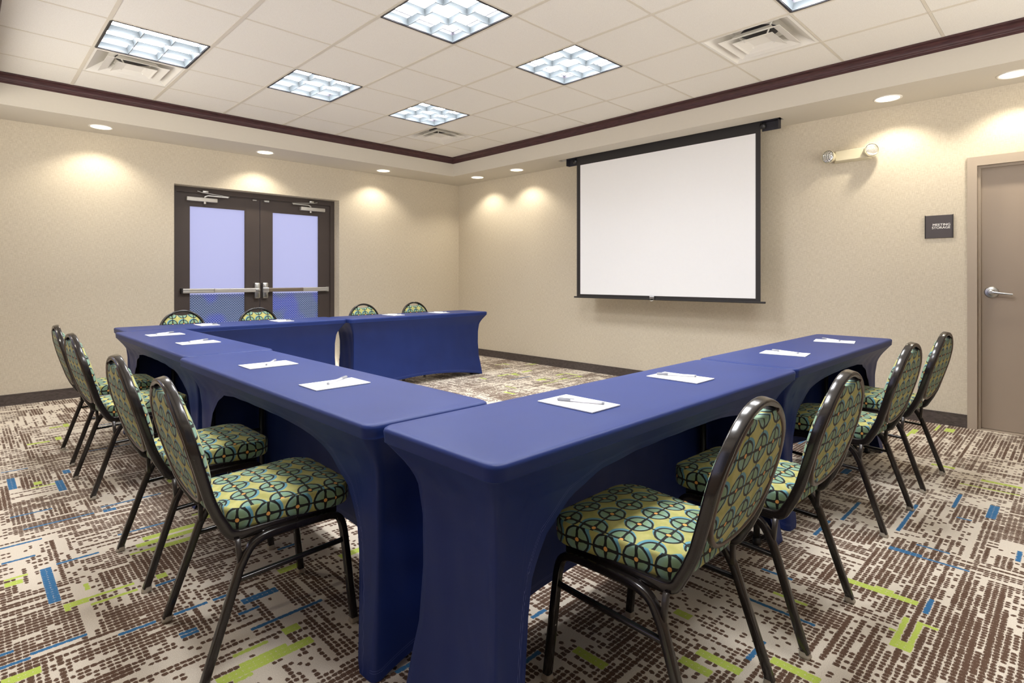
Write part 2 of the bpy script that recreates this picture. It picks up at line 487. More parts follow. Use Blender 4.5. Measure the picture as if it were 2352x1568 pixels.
# ------------------------------------------------------------------ floor: carpet stitches are the faces of one mesh
PATCH = [(2, 5.041, 4.192, 5.182, 4.221), (2, 5.188, 4.199, 5.252, 4.236), (2, 5.041, 4.25, 5.183, 4.282), (2, 5.226, 4.241, 5.253, 4.261), (2, 5.158, 4.086, 5.185, 4.134), (2, 5.341, 3.877, 5.388, 3.92), (2, 5.323, 3.846, 5.382, 3.865), (2, 4.932, 4.199, 4.97, 4.24), (2, 4.739, 3.863, 4.974, 3.893), (2, 4.766, 3.938, 4.935, 3.968), (2, 4.938, 3.928, 4.998, 3.948), (2, 4.726, 3.796, 4.936, 3.829), (2, 5.329, 4.546, 5.393, 4.575), (2, 5.375, 4.542, 5.418, 4.58), (2, 4.805, 4.874, 4.926, 4.908), (2, 4.773, 4.94, 4.925, 4.977), (2, 4.709, 4.959, 4.894, 4.997), (2, 4.708, 4.871, 4.765, 4.905), (2, 4.894, 4.952, 4.979, 4.989), (2, 4.893, 4.995, 4.947, 5.025), (2, 3.08, 6.043, 3.117, 6.266), (2, 3.054, 6.141, 3.073, 6.201), (2, 3.752, 6.017, 3.783, 6.157), (2, 3.373, 5.898, 3.403, 5.995), (2, 3.719, 5.701, 3.756, 5.759), (2, 3.938, 5.832, 3.978, 5.929), (2, 3.874, 5.856, 3.908, 5.988), (2, 1.497, 6.185, 1.526, 6.433), (2, 1.356, 6.27, 1.376, 6.441), (2, 1.206, 6.019, 1.235, 6.145), (2, 4.132, 5.578, 4.17, 5.691), (2, 5.13, 2.696, 5.234, 2.726), (2, 5.183, 2.611, 5.21, 2.655), (2, 4.984, 1.551, 5.014, 1.647), (2, 1.569, 2.641, 1.602, 2.794), (2, 1.361, 2.437, 1.391, 2.601), (2, 0.753, 2.615, 0.995, 2.645), (2, 1.223, 1.89, 1.253, 2.003), (2, 5.053, 1.631, 5.186, 1.672), (2, 4.54, 4.492, 4.615, 4.521), (3, 5.354, 4.457, 5.424, 4.477), (3, 5.217, 4.455, 5.347, 4.474), (3, 5.038, 4.528, 5.139, 4.55), (3, 4.949, 4.651, 5.008, 4.676), (3, 4.947, 4.67, 5.008, 4.695), (3, 5.252, 3.829, 5.284, 4.154), (3, 5.285, 3.668, 5.393, 3.688), (3, 5.086, 3.827, 5.236, 3.838), (3, 4.909, 4.274, 4.991, 4.294), (3, 4.879, 4.522, 4.984, 4.548), (3, 5.398, 4.392, 5.421, 4.412), (3, 4.797, 4.524, 4.863, 4.544), (3, 4.676, 4.607, 4.791, 4.627), (3, 4.766, 4.679, 4.836, 4.699), (3, 4.592, 4.792, 4.824, 4.807), (3, 2.658, 6.097, 2.692, 6.204), (3, 2.673, 6.206, 2.693, 6.357), (3, 2.55, 6.178, 2.565, 6.283), (3, 3.026, 6.292, 3.151, 6.311), (3, 2.323, 6.475, 2.451, 6.495), (3, 2.579, 5.827, 2.785, 5.846), (3, 2.226, 5.862, 2.521, 5.882), (3, 1.723, 6.211, 1.954, 6.241), (3, 2.045, 6.088, 2.463, 6.103), (3, 2.074, 6.243, 2.094, 6.304), (3, 1.785, 6.355, 1.998, 6.375), (3, 3.487, 5.828, 3.499, 6.064), (3, 3.689, 5.963, 3.81, 5.992), (3, 3.23, 5.787, 3.25, 5.911), (3, 5.242, 3.488, 5.386, 3.499), (3, 5.045, 3.33, 5.311, 3.349), (3, 5.183, 3.124, 5.331, 3.139), (3, 4.944, 3.333, 5.004, 3.364), (3, 4.743, 3.265, 4.998, 3.276), (3, 4.812, 3.678, 5.0, 3.697), (3, 5.283, 2.441, 5.313, 2.659), (3, 5.099, 2.667, 5.128, 2.864), (3, 5.045, 2.467, 5.082, 2.537), (3, 5.222, 2.265, 5.34, 2.277), (3, 4.439, 4.318, 4.544, 4.338), (3, 4.53, 5.282, 4.611, 5.302), (3, 4.059, 5.373, 4.138, 5.398), (3, 4.241, 5.507, 4.33, 5.537)]
def make_floor():
    x0, y0 = 0.0, 0.0
    nx, ny = int(math.ceil((RX) / CPX)), int(math.ceil(RY / CPY))
    rng = np.random.RandomState(11)
    kind = np.zeros((ny, nx), np.int8)
    su = np.full((ny, nx), 0.42); sv = np.full((ny, nx), 0.36)
    # woven plaid: long streaks along the rows and along the columns, mixed block by block
    def streak(nj, ni, lj, li):
        """random field correlated over lj rows and li columns"""
        a = rng.rand(nj, ni)
        for ax, l in ((0, lj), (1, li)):
            if l > 1:
                ker = np.ones(l) / l
                a = np.apply_along_axis(lambda q: np.convolve(np.concatenate([q, q[:l - 1]]), ker, 'valid'), ax, a)
        a = (a - a.mean()) / a.std()
        return a
    rows = streak(ny, nx, 1, 14); rows2 = streak(ny, nx, 1, 34)
    cols = streak(ny, nx, 11, 1); cols2 = streak(ny, nx, 24, 2)
    blk = np.zeros((ny, nx)); mix_ = np.zeros((ny, nx)); rowbias = np.zeros((ny, nx))
    for _ in range(900):                                                   # rectangles laid over each other
        h, w = (rng.randint(8, 26), rng.randint(10, 40)) if rng.rand() < 0.7 else (rng.randint(16, 40), rng.randint(6, 16))
        j, i = rng.randint(-20, ny), rng.randint(-30, nx)
        sl = (slice(max(j, 0), max(j + h, 0)), slice(max(i, 0), max(i + w, 0)))
        blk[sl] = rng.choice([-1.5, -0.5, 0.25, 0.7, 1.3], p=[0.06, 0.17, 0.35, 0.28, 0.14]); mix_[sl] = rng.rand() < 0.72
        alt = rng.rand()
        if alt < 0.30: rowbias[sl] = (np.where(np.arange(ny) % 2 == 0, 0.9, -0.9)[:, None] * np.ones((1, nx)))[sl] * (mix_[sl] > 0) + (np.where(np.arange(nx) % 2 == 0, 0.9, -0.9)[None, :] * np.ones((ny, 1)))[sl] * (mix_[sl] < 1)
        elif alt < 0.5: rowbias[sl] = (np.where(np.arange(ny) % 3 == 0, -1.5, 0.6)[:, None] * np.ones((1, nx)))[sl]
        elif alt < 0.62: rowbias[sl] = (np.where(np.arange(nx) % 3 == 0, -1.5, 0.6)[None, :] * np.ones((ny, 1)))[sl]
        else: rowbias[sl] = 0
    F = blk + rowbias * 0.55 + np.where(mix_ > 0, 0.62 * rows + 0.38 * rows2 + 0.18 * cols2, 0.62 * cols + 0.38 * cols2 + 0.18 * rows2) + 0.45 * rng.randn(ny, nx)
    kind = (F > -0.22).astype(np.int8)
    size = np.clip(0.38 + 0.085 * (F + 0.22), 0.35, 0.58)
    su = size * np.where(mix_ > 0, 1.10, 0.92) + rng.uniform(-0.03, 0.03, (ny, nx))
    sv = size * np.where(mix_ > 0, 0.90, 1.08) + rng.uniform(-0.03, 0.03, (ny, nx))
    def put(k, xa, ya, xb, yb):
        i0, i1 = int(round(xa / CPX)), max(int(round(xb / CPX)), int(round(xa / CPX)) + 1)
        j0, j1 = int(round(ya / CPY)), max(int(round(yb / CPY)), int(round(ya / CPY)) + 1)
        i0, j0 = max(i0, 0), max(j0, 0)
        kind[j0:j1, i0:i1] = k; su[j0:j1, i0:i1] = 0.64; sv[j0:j1, i0:i1] = 0.62
        if j1 - j0 == 1: sv[j0:j1, i0:i1] = 0.46; su[j0:j1, i0:i1] = 0.72
        if i1 - i0 == 1: su[j0:j1, i0:i1] = 0.48; sv[j0:j1, i0:i1] = 0.72
    def near(x, y): return any(p[1] - 0.18 < x < p[3] + 0.18 and p[2] - 0.18 < y < p[4] + 0.18 for p in PATCH)
    for _ in range(150):
        x, y = rng.uniform(0, RX), rng.uniform(0, RY)
        if near(x, y): continue
        if rng.rand() < 0.5:                                                       # green cluster
            for q in range(rng.randint(2, 4)):
                L, wd = rng.uniform(0.06, 0.24), rng.choice([0.02, 0.03, 0.05])
                dx, dy = rng.uniform(-0.06, 0.06), rng.uniform(-0.04, 0.04)
                if rng.rand() < 0.75: put(2, x + dx, y + dy, x + dx + L, y + dy + wd)
                else: put(2, x + dx, y + dy, x + dx + wd, y + dy + L * 0.7)
        else:
            L, wd = rng.uniform(0.08, 0.34), rng.choice([0.014, 0.02, 0.036])
            if rng.rand() < 0.7: put(3, x, y, x + L, y + wd)
            else: put(3, x, y, x + wd, y + L * 0.7)
    for p in PATCH: put(*p)
    for p in ((2, 3.22, 6.252, 3.43, 6.272), (2, 3.22, 6.296, 3.43, 6.316), (2, 3.375, 6.252, 3.43, 6.316), (2, 3.225, 6.316, 3.24, 6.345), (2, 3.33, 6.23, 3.345, 6.252), (1, 3.24, 6.276, 3.37, 6.292)): put(*p)
    X = np.minimum(np.arange(nx + 1) * CPX, RX); Y = np.minimum(np.arange(ny + 1) * CPY, RY)
    xx, yy = np.meshgrid(X, Y)
    verts = np.stack([xx, yy, np.zeros_like(xx)], -1).reshape(-1, 3).astype(np.float32)
    jj, ii = np.meshgrid(np.arange(ny), np.arange(nx), indexing='ij')
    a = (jj * (nx + 1) + ii).ravel()
    quads = np.stack([a, a + 1, a + nx + 2, a + nx + 1], -1).astype(np.int32)
    me = bpy.data.meshes.new('floor')
    me.vertices.add(len(verts)); me.vertices.foreach_set('co', verts.ravel())
    me.loops.add(quads.size); me.loops.foreach_set('vertex_index', quads.ravel())
    me.polygons.add(len(quads)); me.polygons.foreach_set('loop_start', np.arange(0, quads.size, 4, dtype=np.int32))
    me.update(calc_edges=True)
    at = me.attributes.new('stitch', 'FLOAT_COLOR', 'FACE')
    colr = np.ones((ny, nx, 4), np.float32)
    colr[..., 0] = kind / 3.0; colr[..., 1] = su; colr[..., 2] = sv
    at.data.foreach_set('color', colr.ravel())
    me.materials.append(M_CARPET)
    o = bpy.data.objects.new('floor', me); COL.objects.link(o)
    return struct(o)
make_floor()

# ------------------------------------------------------------------ walls
DX0, DX1, DTOP = 1.993, 3.884, 2.137          # double-door opening in the left wall (y = 0)
SY0, SY1, STOP = 6.112, 7.03, 1.985           # storage door opening in the right wall (x = 0)
mb = MB()
mb.box(-0.15, DX0, -0.25, 0, 0, SOF + 0.35); mb.box(DX1, RX + 0.15, -0.25, 0, 0, SOF + 0.35); mb.box(DX0, DX1, -0.25, 0, DTOP, SOF + 0.35)
struct(mb.build('wall_left', M_WALL))
mb = MB()
mb.box(-0.15, 0, 0, SY0, 0, SOF + 0.35); mb.box(-0.15, 0, SY1, RY, 0, SOF + 0.35); mb.box(-0.15, 0, SY0, SY1, STOP, SOF + 0.35)
struct(mb.build('wall_right', M_WALL))
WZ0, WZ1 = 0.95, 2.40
def fill_window_wall(name, axis, pos, a0, a1, wins):
    """solid wall behind the camera; its added openings let fill light up to the ceiling"""
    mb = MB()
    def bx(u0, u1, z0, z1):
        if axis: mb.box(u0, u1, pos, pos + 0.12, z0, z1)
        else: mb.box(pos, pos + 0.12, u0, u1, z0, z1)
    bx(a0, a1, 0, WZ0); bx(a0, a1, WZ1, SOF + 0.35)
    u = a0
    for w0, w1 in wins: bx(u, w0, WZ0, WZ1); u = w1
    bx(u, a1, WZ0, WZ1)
    struct(mb.build(name, M_REAR_TONE))
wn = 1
fill_window_wall('wall_back', 1, RY, -0.15, RX + 0.15, [(0.5, 2.8), (3.2, 5.5)])
fill_window_wall('wall_near', 0, RX, 0, RY, [(0.9, 3.4), (4.2, 6.7)])
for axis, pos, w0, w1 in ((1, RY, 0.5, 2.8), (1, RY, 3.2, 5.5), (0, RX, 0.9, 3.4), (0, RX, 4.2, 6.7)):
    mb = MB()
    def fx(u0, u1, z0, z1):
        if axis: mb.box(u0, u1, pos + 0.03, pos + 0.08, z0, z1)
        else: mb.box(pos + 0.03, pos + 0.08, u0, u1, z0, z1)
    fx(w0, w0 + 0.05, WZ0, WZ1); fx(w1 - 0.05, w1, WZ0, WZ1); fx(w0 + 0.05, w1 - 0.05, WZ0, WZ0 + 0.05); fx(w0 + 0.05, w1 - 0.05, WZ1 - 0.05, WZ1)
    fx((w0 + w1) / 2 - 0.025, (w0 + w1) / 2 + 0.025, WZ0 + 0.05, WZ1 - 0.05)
    struct(mb.build('added_window_%d' % wn, M_WHITE)); wn += 1  # unseen frames round the openings added for the ceiling fill

# ------------------------------------------------------------------ ceiling: tiles, grid, soffit, crown
LIGHTS = [(5, 1), (3, 1), (1, 1), (5, 4), (3, 4), (1, 4), (5, 7), (3, 7), (1, 7)]
VENTS = [(5, 0), (0, 0), (0, 6)]
CX0, CX1, CY0, CY1 = FD, RX - FD, FD, RY - FD
mb = MB()
for i in range(-1, 8):
    for j in range(-1, 11):
        if (i, j) in LIGHTS or (i, j) in VENTS: continue
        xa, xb = max(GX + i * GT + 0.009, CX0), min(GX + (i + 1) * GT - 0.009, CX1)
        ya, yb = max(GY + j * GT + 0.009, CY0), min(GY + (j + 1) * GT - 0.009, CY1)
        if xb - xa > 0.01 and yb - ya > 0.01: mb.box(xa, xb, ya, yb, CEIL + 0.003, CEIL + 0.018)
ceiling = struct(mb.build('ceiling', M_TILE))
mb = MB()
for i in range(0, 8):
    x = GX + i * GT
    if x < CX1: mb.box(x - 0.012, x + 0.012, CY0, CY1, CEIL, CEIL + 0.02)
for j in range(0, 11):
    y = GY + j * GT
    if y < CY1:
        for i in range(-1, 8):
            xa, xb = max(GX + i * GT + 0.012, CX0), min(GX + (i + 1) * GT - 0.012, CX1)
            if xb > xa: mb.box(xa, xb, y - 0.008, y + 0.008, CEIL + 0.0015, CEIL + 0.02)
mb.build('grid_bars', M_TBAR, ceiling)
mb = MB(); mb.box(-0.15, RX + 0.15, -0.2, RY + 0.12, CEIL + 0.16, CEIL + 0.2)
mb.build('plenum_deck', M_DARK, ceiling)
mb = MB()
SLX0, SLX1, SLY0, SLY1 = 0.235, 0.335, 2.26, 4.82     # slot of the projector screen
mb.box(0, RX, 0, FD, SOF, SOF + 0.26); mb.box(0, RX, RY - FD, RY, SOF, SOF + 0.26)
mb.box(RX - FD, RX, FD, RY - FD, SOF, SOF + 0.26)
mb.box(0, FD, FD, SLY0, SOF, SOF + 0.26); mb.box(0, FD, SLY1, RY - FD, SOF, SOF + 0.26)
mb.box(0, SLX0, SLY0, SLY1, SOF, SOF + 0.26); mb.box(SLX1, FD, SLY0, SLY1, SOF, SOF + 0.26)
mb.box(SLX0, SLX1, SLY0, SLY1, SOF + 0.18, SOF + 0.26)
mb.build('soffit', M_PAINT, ceiling)
# crown moulding profile: (offset into the room, height)
prof = [(-0.01, 2.722), (0.006, 2.722), (0.012, 2.727), (0.012, 2.733), (0.017, 2.735), (0.019, 2.742), (0.022, 2.744)]
for k in range(9):
    t = k / 8 * PI / 2
    prof.append((0.024 + 0.046 * (1 - math.cos(t)), 2.746 + 0.034 * math.sin(t)))
prof += [(0.077, 2.783), (0.077, CEIL + 0.001), (-0.01, CEIL + 0.001)]
v = []; f = []
cn = [(CX0, CY0, 1, 1), (CX1, CY0, -1, 1), (CX1, CY1, -1, -1), (CX0, CY1, 1, -1)]
for x, y, sx_, sy_ in cn:
    for d, z in prof: v.append((x + d * sx_, y + d * sy_, z))
n = len(prof)
for c in range(4):
    d = (c + 1) % 4
    for q in range(n - 1): f.append((c * n + q, c * n + q + 1, d * n + q + 1, d * n + q))
mb = MB(); mb.add(v, f); struct(sharp(fix_normals(mb.build('trim_1', M_CROWN)), 30))

# ------------------------------------------------------------------ baseboards
def base(name, boxes):
    mb = MB()
    for x0, x1, y0, y1 in boxes:
        mb.box(x0, x1, y0, y1, 0, 0.092)
        mb.box(x0 - (0.002 if x0 > 0.05 and x1 - x0 < 0.05 else 0), x1 + 0.002, y0, y1 + 0.002, 0.092, 0.099)
    struct(mb.build(name, M_BASE))
base('baseboard_left', [(0, DX0, 0, 0.011), (DX1, RX, 0, 0.011)])
base('baseboard_right', [(0, 0.011, 0.011, 6.056), (0, 0.011, 7.09, RY)])
base('baseboard_back', [(0.011, RX, RY - 0.011, RY)])
base('baseboard_near', [(RX - 0.011, RX, 0.011, RY - 0.011)])

# ------------------------------------------------------------------ double glass doors (door_1)
D1 = struct(empty('door_1', (2.94, -0.14, 0)))
YF = -0.13
def P1(mb): 
    mb.v = [(x - 2.94, y + 0.14, z) for x, y, z in mb.v]; return mb
mb = MB()
mb.box(DX0, DX0 + 0.055, -0.20, YF, 0, DTOP); mb.box(DX1 - 0.055, DX1, -0.20, YF, 0, DTOP)
mb.box(DX0 + 0.055, DX1 - 0.055, -0.20, YF, 2.078, DTOP)
mb.box(DX0 + 0.055, DX0 + 0.067, -0.195, YF - 0.022, 0.012, 2.066); mb.box(DX1 - 0.067, DX1 - 0.055, -0.195, YF - 0.022, 0.012, 2.066); mb.box(DX0 + 0.055, DX1 - 0.055, -0.195, YF - 0.022, 2.066, 2.078)
mb.box(DX0 + 0.055, DX1 - 0.055, -0.2, YF, 0.0, 0.012)
P1(mb).build('door_frame', M_DOOR, D1)
def leaf(xa, xb, ga, gb, hinge):
    YL0, YL1 = -0.185, -0.148
    mb = MB()
    mb.box(xa, ga, YL0, YL1, 0.012, 2.064); mb.box(gb, xb, YL0, YL1, 0.012, 2.064)
    mb.box(ga, gb, YL0, YL1, 1.94, 2.064); mb.box(ga, gb, YL0, YL1, 0.012, 0.25)
    for x0, x1, z0, z1 in ((ga, ga + 0.012, 0.25, 1.94), (gb - 0.012, gb, 0.25, 1.94), (ga + 0.012, gb - 0.012, 1.928, 1.94), (ga + 0.012, gb - 0.012, 0.25, 0.262)):
        mb.box(x0, x1, YL1 - 0.012, YL1 - 0.003, z0, z1)
    L = P1(mb).build('door_leaf', M_DOOR, D1)
    mb = MB(); mb.box(ga + 0.004, gb - 0.004, -0.172, -0.166, 0.254, 1.936)
    g = P1(mb).build('glass_pane', M_FROST, L)
    # push bar: end rail near the hinge, wide touch bar, latch case by the meeting edge
    s = 1 if hinge > 2.94 else -1
    mid = 2.94 + s * 0.055
    xe = 2.94 + s * 0.845                        # hinge-side end
    xt = 2.94 + s * (0.52 if s > 0 else 0.51)
    mb = MB()
    mb.cbox(min(xe, xt), max(xe, xt), -0.148, -0.098, 0.972, 1.022, 0.004)
    mb.cbox(min(xe, xt), max(xe, xt), -0.100, -0.094, 0.982, 0.990, 0.001); mb.cbox(min(xe, xt), max(xe, xt), -0.100, -0.094, 1.004, 1.012, 0.001)
    P1(mb).build('bar_rail', M_ALU, L)
    mb = MB(); mb.cbox(min(xt, mid), max(xt, mid), -0.143, -0.082, 0.974, 1.020, 0.006)
    P1(mb).build('touch_bar', M_ALU if s > 0 else M_BRONZE, L)
    mb = MB(); mb.cbox(xe - 0.012 if s > 0 else xe - 0.006, xe + 0.006 if s > 0 else xe + 0.012, -0.146, -0.094, 0.968, 1.026, 0.003)
    P1(mb).build('bar_end_cap', M_BLACK if s > 0 else M_ALU, L)
    mb = MB()
    pr_ = [(0.020, 0), (0.032, 0.0), (0.034, 0.02), (0.030, 0.05), (0.022, 0.056)]
    v = []; f = []
    for r, h in pr_:
        for a, b in rrect(r * 2, 0.19 - (0.034 - r) * 2.0, 0.012, 3): v.append((2.94 + s * 0.047 + a, -0.148 + h, 0.992 + b))
    m_ = len(v) // len(pr_)
    for i in range(len(pr_) - 1):
        for q in range(m_): f.append((i * m_ + q, i * m_ + (q + 1) % m_, (i + 1) * m_ + (q + 1) % m_, (i + 1) * m_ + q))
    f.append(tuple((len(pr_) - 1) * m_ + q for q in range(m_)))
    mb.add(v, f); mb.cbox(2.94 + s * 0.02, 2.94 + s * 0.075, -0.10, -0.078, 0.975, 1.018, 0.006)
    sharp(fix_normals(P1(mb).build('latch_case', M_STEEL, L)))
    # closer: body on the leaf, forearm to the shoe on the header
    xc0, xc1 = (3.735, 3.425) if s > 0 else (2.135, 2.455)
    x0, x1 = min(xc0, xc1), max(xc0, xc1)
    mb = MB(); mb.cbox(x0, x1, -0.148, -0.098, 1.985, 2.028, 0.004)
    for q in (0.30, 0.55, 0.75): mb.box(x0 + 0.004, x1 - 0.004, -0.099, -0.0965, 1.985 + 0.043 * q - 0.002, 1.985 + 0.043 * q)
    xs = xc0 - s * 0.185
    mb.lathe([(0.012, 1.962), (0.014, 1.985)], 14, Matrix.Translation((xs, -0.122, 0)))
    sharp(P1(mb).build('door_closer', M_ALU, L))
    mb = MB()
    mb.sweep([(xs, -0.122, 2.028), (xs, -0.120, 2.04), (xs - s * 0.03, -0.116, 2.055), (xs - s * 0.24, -0.10, 2.052)], rrect(0.014, 0.007, 0.002, 2))
    mb.sweep([(xs - s * 0.25, -0.10, 2.060), (xs + s * 0.03, -0.10, 2.082), (xs + s * 0.08, -0.105, 2.096)], rrect(0.012, 0.007, 0.002, 2))
    mb.cbox(xs - 0.03, xs + 0.03, -0.132, -0.09, 2.084, 2.108, 0.006)
    sharp(P1(mb).build('closer_arm', M_STEEL, L))
    # small strike under the header
    mb = MB(); mb.cbox(2.94 + s * 0.045, 2.94 + s * 0.095, -0.15, -0.12, 2.048, 2.062, 0.004)
    P1(mb).build('top_latch', M_STEEL, L)
leaf(2.943, 3.829, 3.102, 3.706, 3.83)
leaf(2.048, 2.937, 2.196, 2.799, 2.05)

# outside the doors: paving and a low hedge of building blocks is not seen sharply through the frosted film
mb = MB(); mb.box(-3, 9, -8, -0.26, -0.12, -0.06)
struct(mb.build('pavement', simple('pavement_concrete', srgb(195, 200, 215), 0.9)))

# ------------------------------------------------------------------ storage door (door_2)
D2 = struct(empty('door_2', (0, 6.57, 0)))
def P2(mb):
    mb.v = [(x, y - 6.57, z) for x, y, z in mb.v]; return mb
mb = MB()
fo, fi, ft, fti = 6.058, 6.116, 2.050, 1.982
yo, yi = 7.084, 7.026
mb.box(0, 0.014, fo, fi, 0, ft); mb.box(0, 0.014, yi, yo, 0, ft); mb.box(0, 0.014, fi, yi, fti, ft)          # face
mb.box(-0.14, 0.0135, fi - 0.003, fi, 0, fti); mb.box(-0.14, 0.0135, yi, yi + 0.003, 0, fti); mb.box(-0.14, 0.0135, fi, yi, fti, fti + 0.003)
mb.box(-0.055, -0.030, fi, fi + 0.016, 0, fti); mb.box(-0.055, -0.030, yi - 0.016, yi, 0, fti); mb.box(-0.055, -0.030, fi + 0.016, yi - 0.016, fti - 0.016, fti)
mb.box(-0.15, 0.0, fi, yi, -0.01, 0.002)
mb.box(-0.16, -0.15, fi - 0.05, yi + 0.05, -0.02, fti + 0.1)  # unseen backing added to block light leaking round the leaf
P2(mb).build('door_frame', M_TAUPE2, D2)
mb = MB(); mb.cbox(-0.105, -0.060, fi + 0.004, yi - 0.004, 0.004, fti - 0.004, 0.002)
L2 = P2(mb).build('door_leaf', M_TAUPE, D2)
mb = MB()
R_ = Matrix.Translation((-0.060, 6.192 - 6.57, 1.033)) @ Matrix.Rotation(PI / 2, 4, 'Y')
mb.lathe([(0.043, 0.0), (0.043, 0.004), (0.038, 0.010), (0.022, 0.013), (0.020, 0.035), (0.017, 0.044), (0.010, 0.046)], 28, R_)
mb.sweep(smooth_path([(-0.022, 6.192 - 6.57, 1.033), (-0.020, 6.215 - 6.57, 1.031), (-0.018, 6.262 - 6.57, 1.024), (-0.018, 6.312 - 6.57, 1.018)], 1), rrect(0.016, 0.014, 0.004, 2))
mb.lathe([(0.008, 0.046), (0.008, 0.050)], 14, R_)
sharp(fix_normals(mb.build('lever_handle', M_STEEL, L2)))

# ------------------------------------------------------------------ door sign
sg = tag(empty('door_sign', (0.0, 5.886, 1.541)), 'dark square wall sign reading MEETING STORAGE in white capitals beside the taupe door', 'sign')
mb = MB()
mb.cbox(0.0, 0.010, -0.087, 0.087, -0.089, 0.089, 0.003)
mb.build('plate', M_SIGN, sg)
for y0 in (-0.089, 0.085):
    mb = MB(); mb.cbox(0.004, 0.015, y0, y0 + 0.004, -0.091, 0.091, 0.001); mb.build('edge_rail', M_BLACK, sg)
def lettering(txt, size, y_right, z, parent, width):
    cu = bpy.data.curves.new('lettering', 'FONT'); cu.body = txt; cu.size = size; cu.align_x = 'RIGHT'
    cu.extrude = 0.0006; cu.space_character = 1.04
    t = bpy.data.objects.new('lettering', cu); COL.objects.link(t)
    bpy.context.view_layer.update()
    me = bpy.data.meshes.new_from_object(t.evaluated_get(bpy.context.evaluated_depsgraph_get()))
    bpy.data.objects.remove(t); bpy.data.curves.remove(cu)
    me.materials.clear(); me.materials.append(M_LETTER)
    xs = [v.co.x for v in me.vertices]; me.transform(Matrix.Translation((-max(xs), 0, 0))); me.transform(Matrix.Diagonal((width / (max(xs) - min(xs)), 1, 1, 1)))
    bm = bmesh.new()
    for k, (dx, dz) in enumerate(((0, 0), (0.0005, -0.0001), (-0.0005, -0.0002))):
        c_ = me.copy(); c_.transform(Matrix.Translation((dx, 0, dz))); bm.from_mesh(c_); bpy.data.meshes.remove(c_)
    bm.to_mesh(me); bm.free()
    R = Matrix(((0, 0, 1, 0.0106), (1, 0, 0, y_right), (0, 1, 0, z), (0, 0, 0, 1)))
    me.transform(R)
    o = bpy.data.objects.new('lettering', me); COL.objects.link(o); o.parent = parent
    return o
lettering('MEETING', 0.0255, 0.070, 0.006, sg, 0.108)
lettering('STORAGE', 0.0255, 0.070, -0.017, sg, 0.113)

# ------------------------------------------------------------------ emergency light
em = tag(empty('emergency_light', (0.0, 5.295, 2.19)), 'ivory twin-head emergency light high on the wall between screen and sign', 'emergency light')
mb = MB()
v = []; f = []
for d, w, h in ((0.0, 0.140, 0.052), (0.012, 0.140, 0.052), (0.060, 0.118, 0.044), (0.066, 0.112, 0.040)):
    for a, b in rrect(w * 2, h * 2, 0.008, 2): v.append((d, a - 0.0, b))
m_ = len(v) // 4
for i in range(3):
    for q in range(m_): f.append((i * m_ + q, i * m_ + (q + 1) % m_, (i + 1) * m_ + (q + 1) % m_, (i + 1) * m_ + q))
f.append(tuple(3 * m_ + q for q in range(m_)))
mb.add(v, f); sharp(fix_normals(mb.build('body', M_IVORY, em)))
for yy, zz, ang, tilt in ((-0.160, 0.0, -18, 0), (0.148, 0.006, 40, -4)):
    R = Matrix.Translation((0.075, yy, zz)) @ Matrix.Rotation(math.radians(ang), 4, 'Z') @ Matrix.Rotation(math.radians(90 + tilt), 4, 'Y')
    mb = MB(); mb.lathe([(0.014, -0.055), (0.030, -0.046), (0.046, -0.022), (0.056, 0.010), (0.058, 0.022), (0.055, 0.024), (0.053, 0.018)], 28, R, caps=False)
    mb.lathe([(0.012, -0.07), (0.014, -0.05)], 12, R)
    hd = sharp(fix_normals(mb.build('lamp_head', M_IVORY, em)), 50)
    mb = MB(); mb.lathe([(0.053, 0.018), (0.045, 0.024), (0.025, 0.028), (0.004, 0.029)], 28, R)
    mb.build('lens', M_LAMP, hd)

# ------------------------------------------------------------------ projector screen
ps = tag(empty('projector_screen', (0.28, 3.576, SOF)), 'white pull-down projector screen with black border hanging from the soffit slot', 'projector screen')
mb = MB(); mb.box(-0.035, 0.040, -1.19, 1.215, 0.02, 0.10)
for y0, y1 in ((-1.192, -1.06), (1.06, 1.222)):
    mb.box(-0.030, -0.026, y0, y1, -0.078, 0.03); mb.box(-0.03, 0.03, y0, y1, -0.002, 0.03)
    mb.box(-0.03, 0.03, y0 if y0 < 0 else y1 - 0.004, y0 + 0.004 if y0 < 0 else y1, -0.078, 0.03)
mb.build('housing', M_DARK, ps)
for yy in (-1.075, 1.08):
    mb = MB(); mb.lathe([(0.022, -0.02), (0.026, -0.012), (0.026, 0.02)], 16, Matrix.Translation((0, yy, -0.035)) @ Matrix.Rotation(PI / 2, 4, 'X'))
    mb.build('roller_end', M_GREYMET, ps)
mb = MB()
yl, yr, wl, wr = -1.056, 1.057, -1.004, 1.012
zt, zb, wt, wb = 0.03, -1.640, -0.089, -1.598
for y0, y1, z0, z1 in ((yl, wl, zb, zt), (wr, yr, zb, zt), (wl, wr, wt, zt), (wl, wr, zb, wb)): mb.box(-0.0006, 0.0006, y0, y1, z0, z1)
mb.build('black_border', M_BLACK, ps)
mb = MB(); mb.box(-0.0006, 0.0006, wl, wr, wb, wt); mb.build('viewing_surface', M_SCREEN, ps)
mb = MB(); mb.cbox(-0.010, 0.010, -1.094, 1.100, -1.642, -1.624, 0.004)
bb = mb.build('bottom_bar', M_BLACK, ps)
mb = MB(); mb.cbox(0.009, 0.022, -0.075, -0.02, -1.626, -1.600, 0.003); mb.sweep([(0.012, -0.07, -1.632), (0.03, -0.06, -1.648), (0.03, -0.035, -1.648), (0.012, -0.025, -1.632)], circ(0.003, 8))
mb.build('pull_handle', M_STEEL, bb)

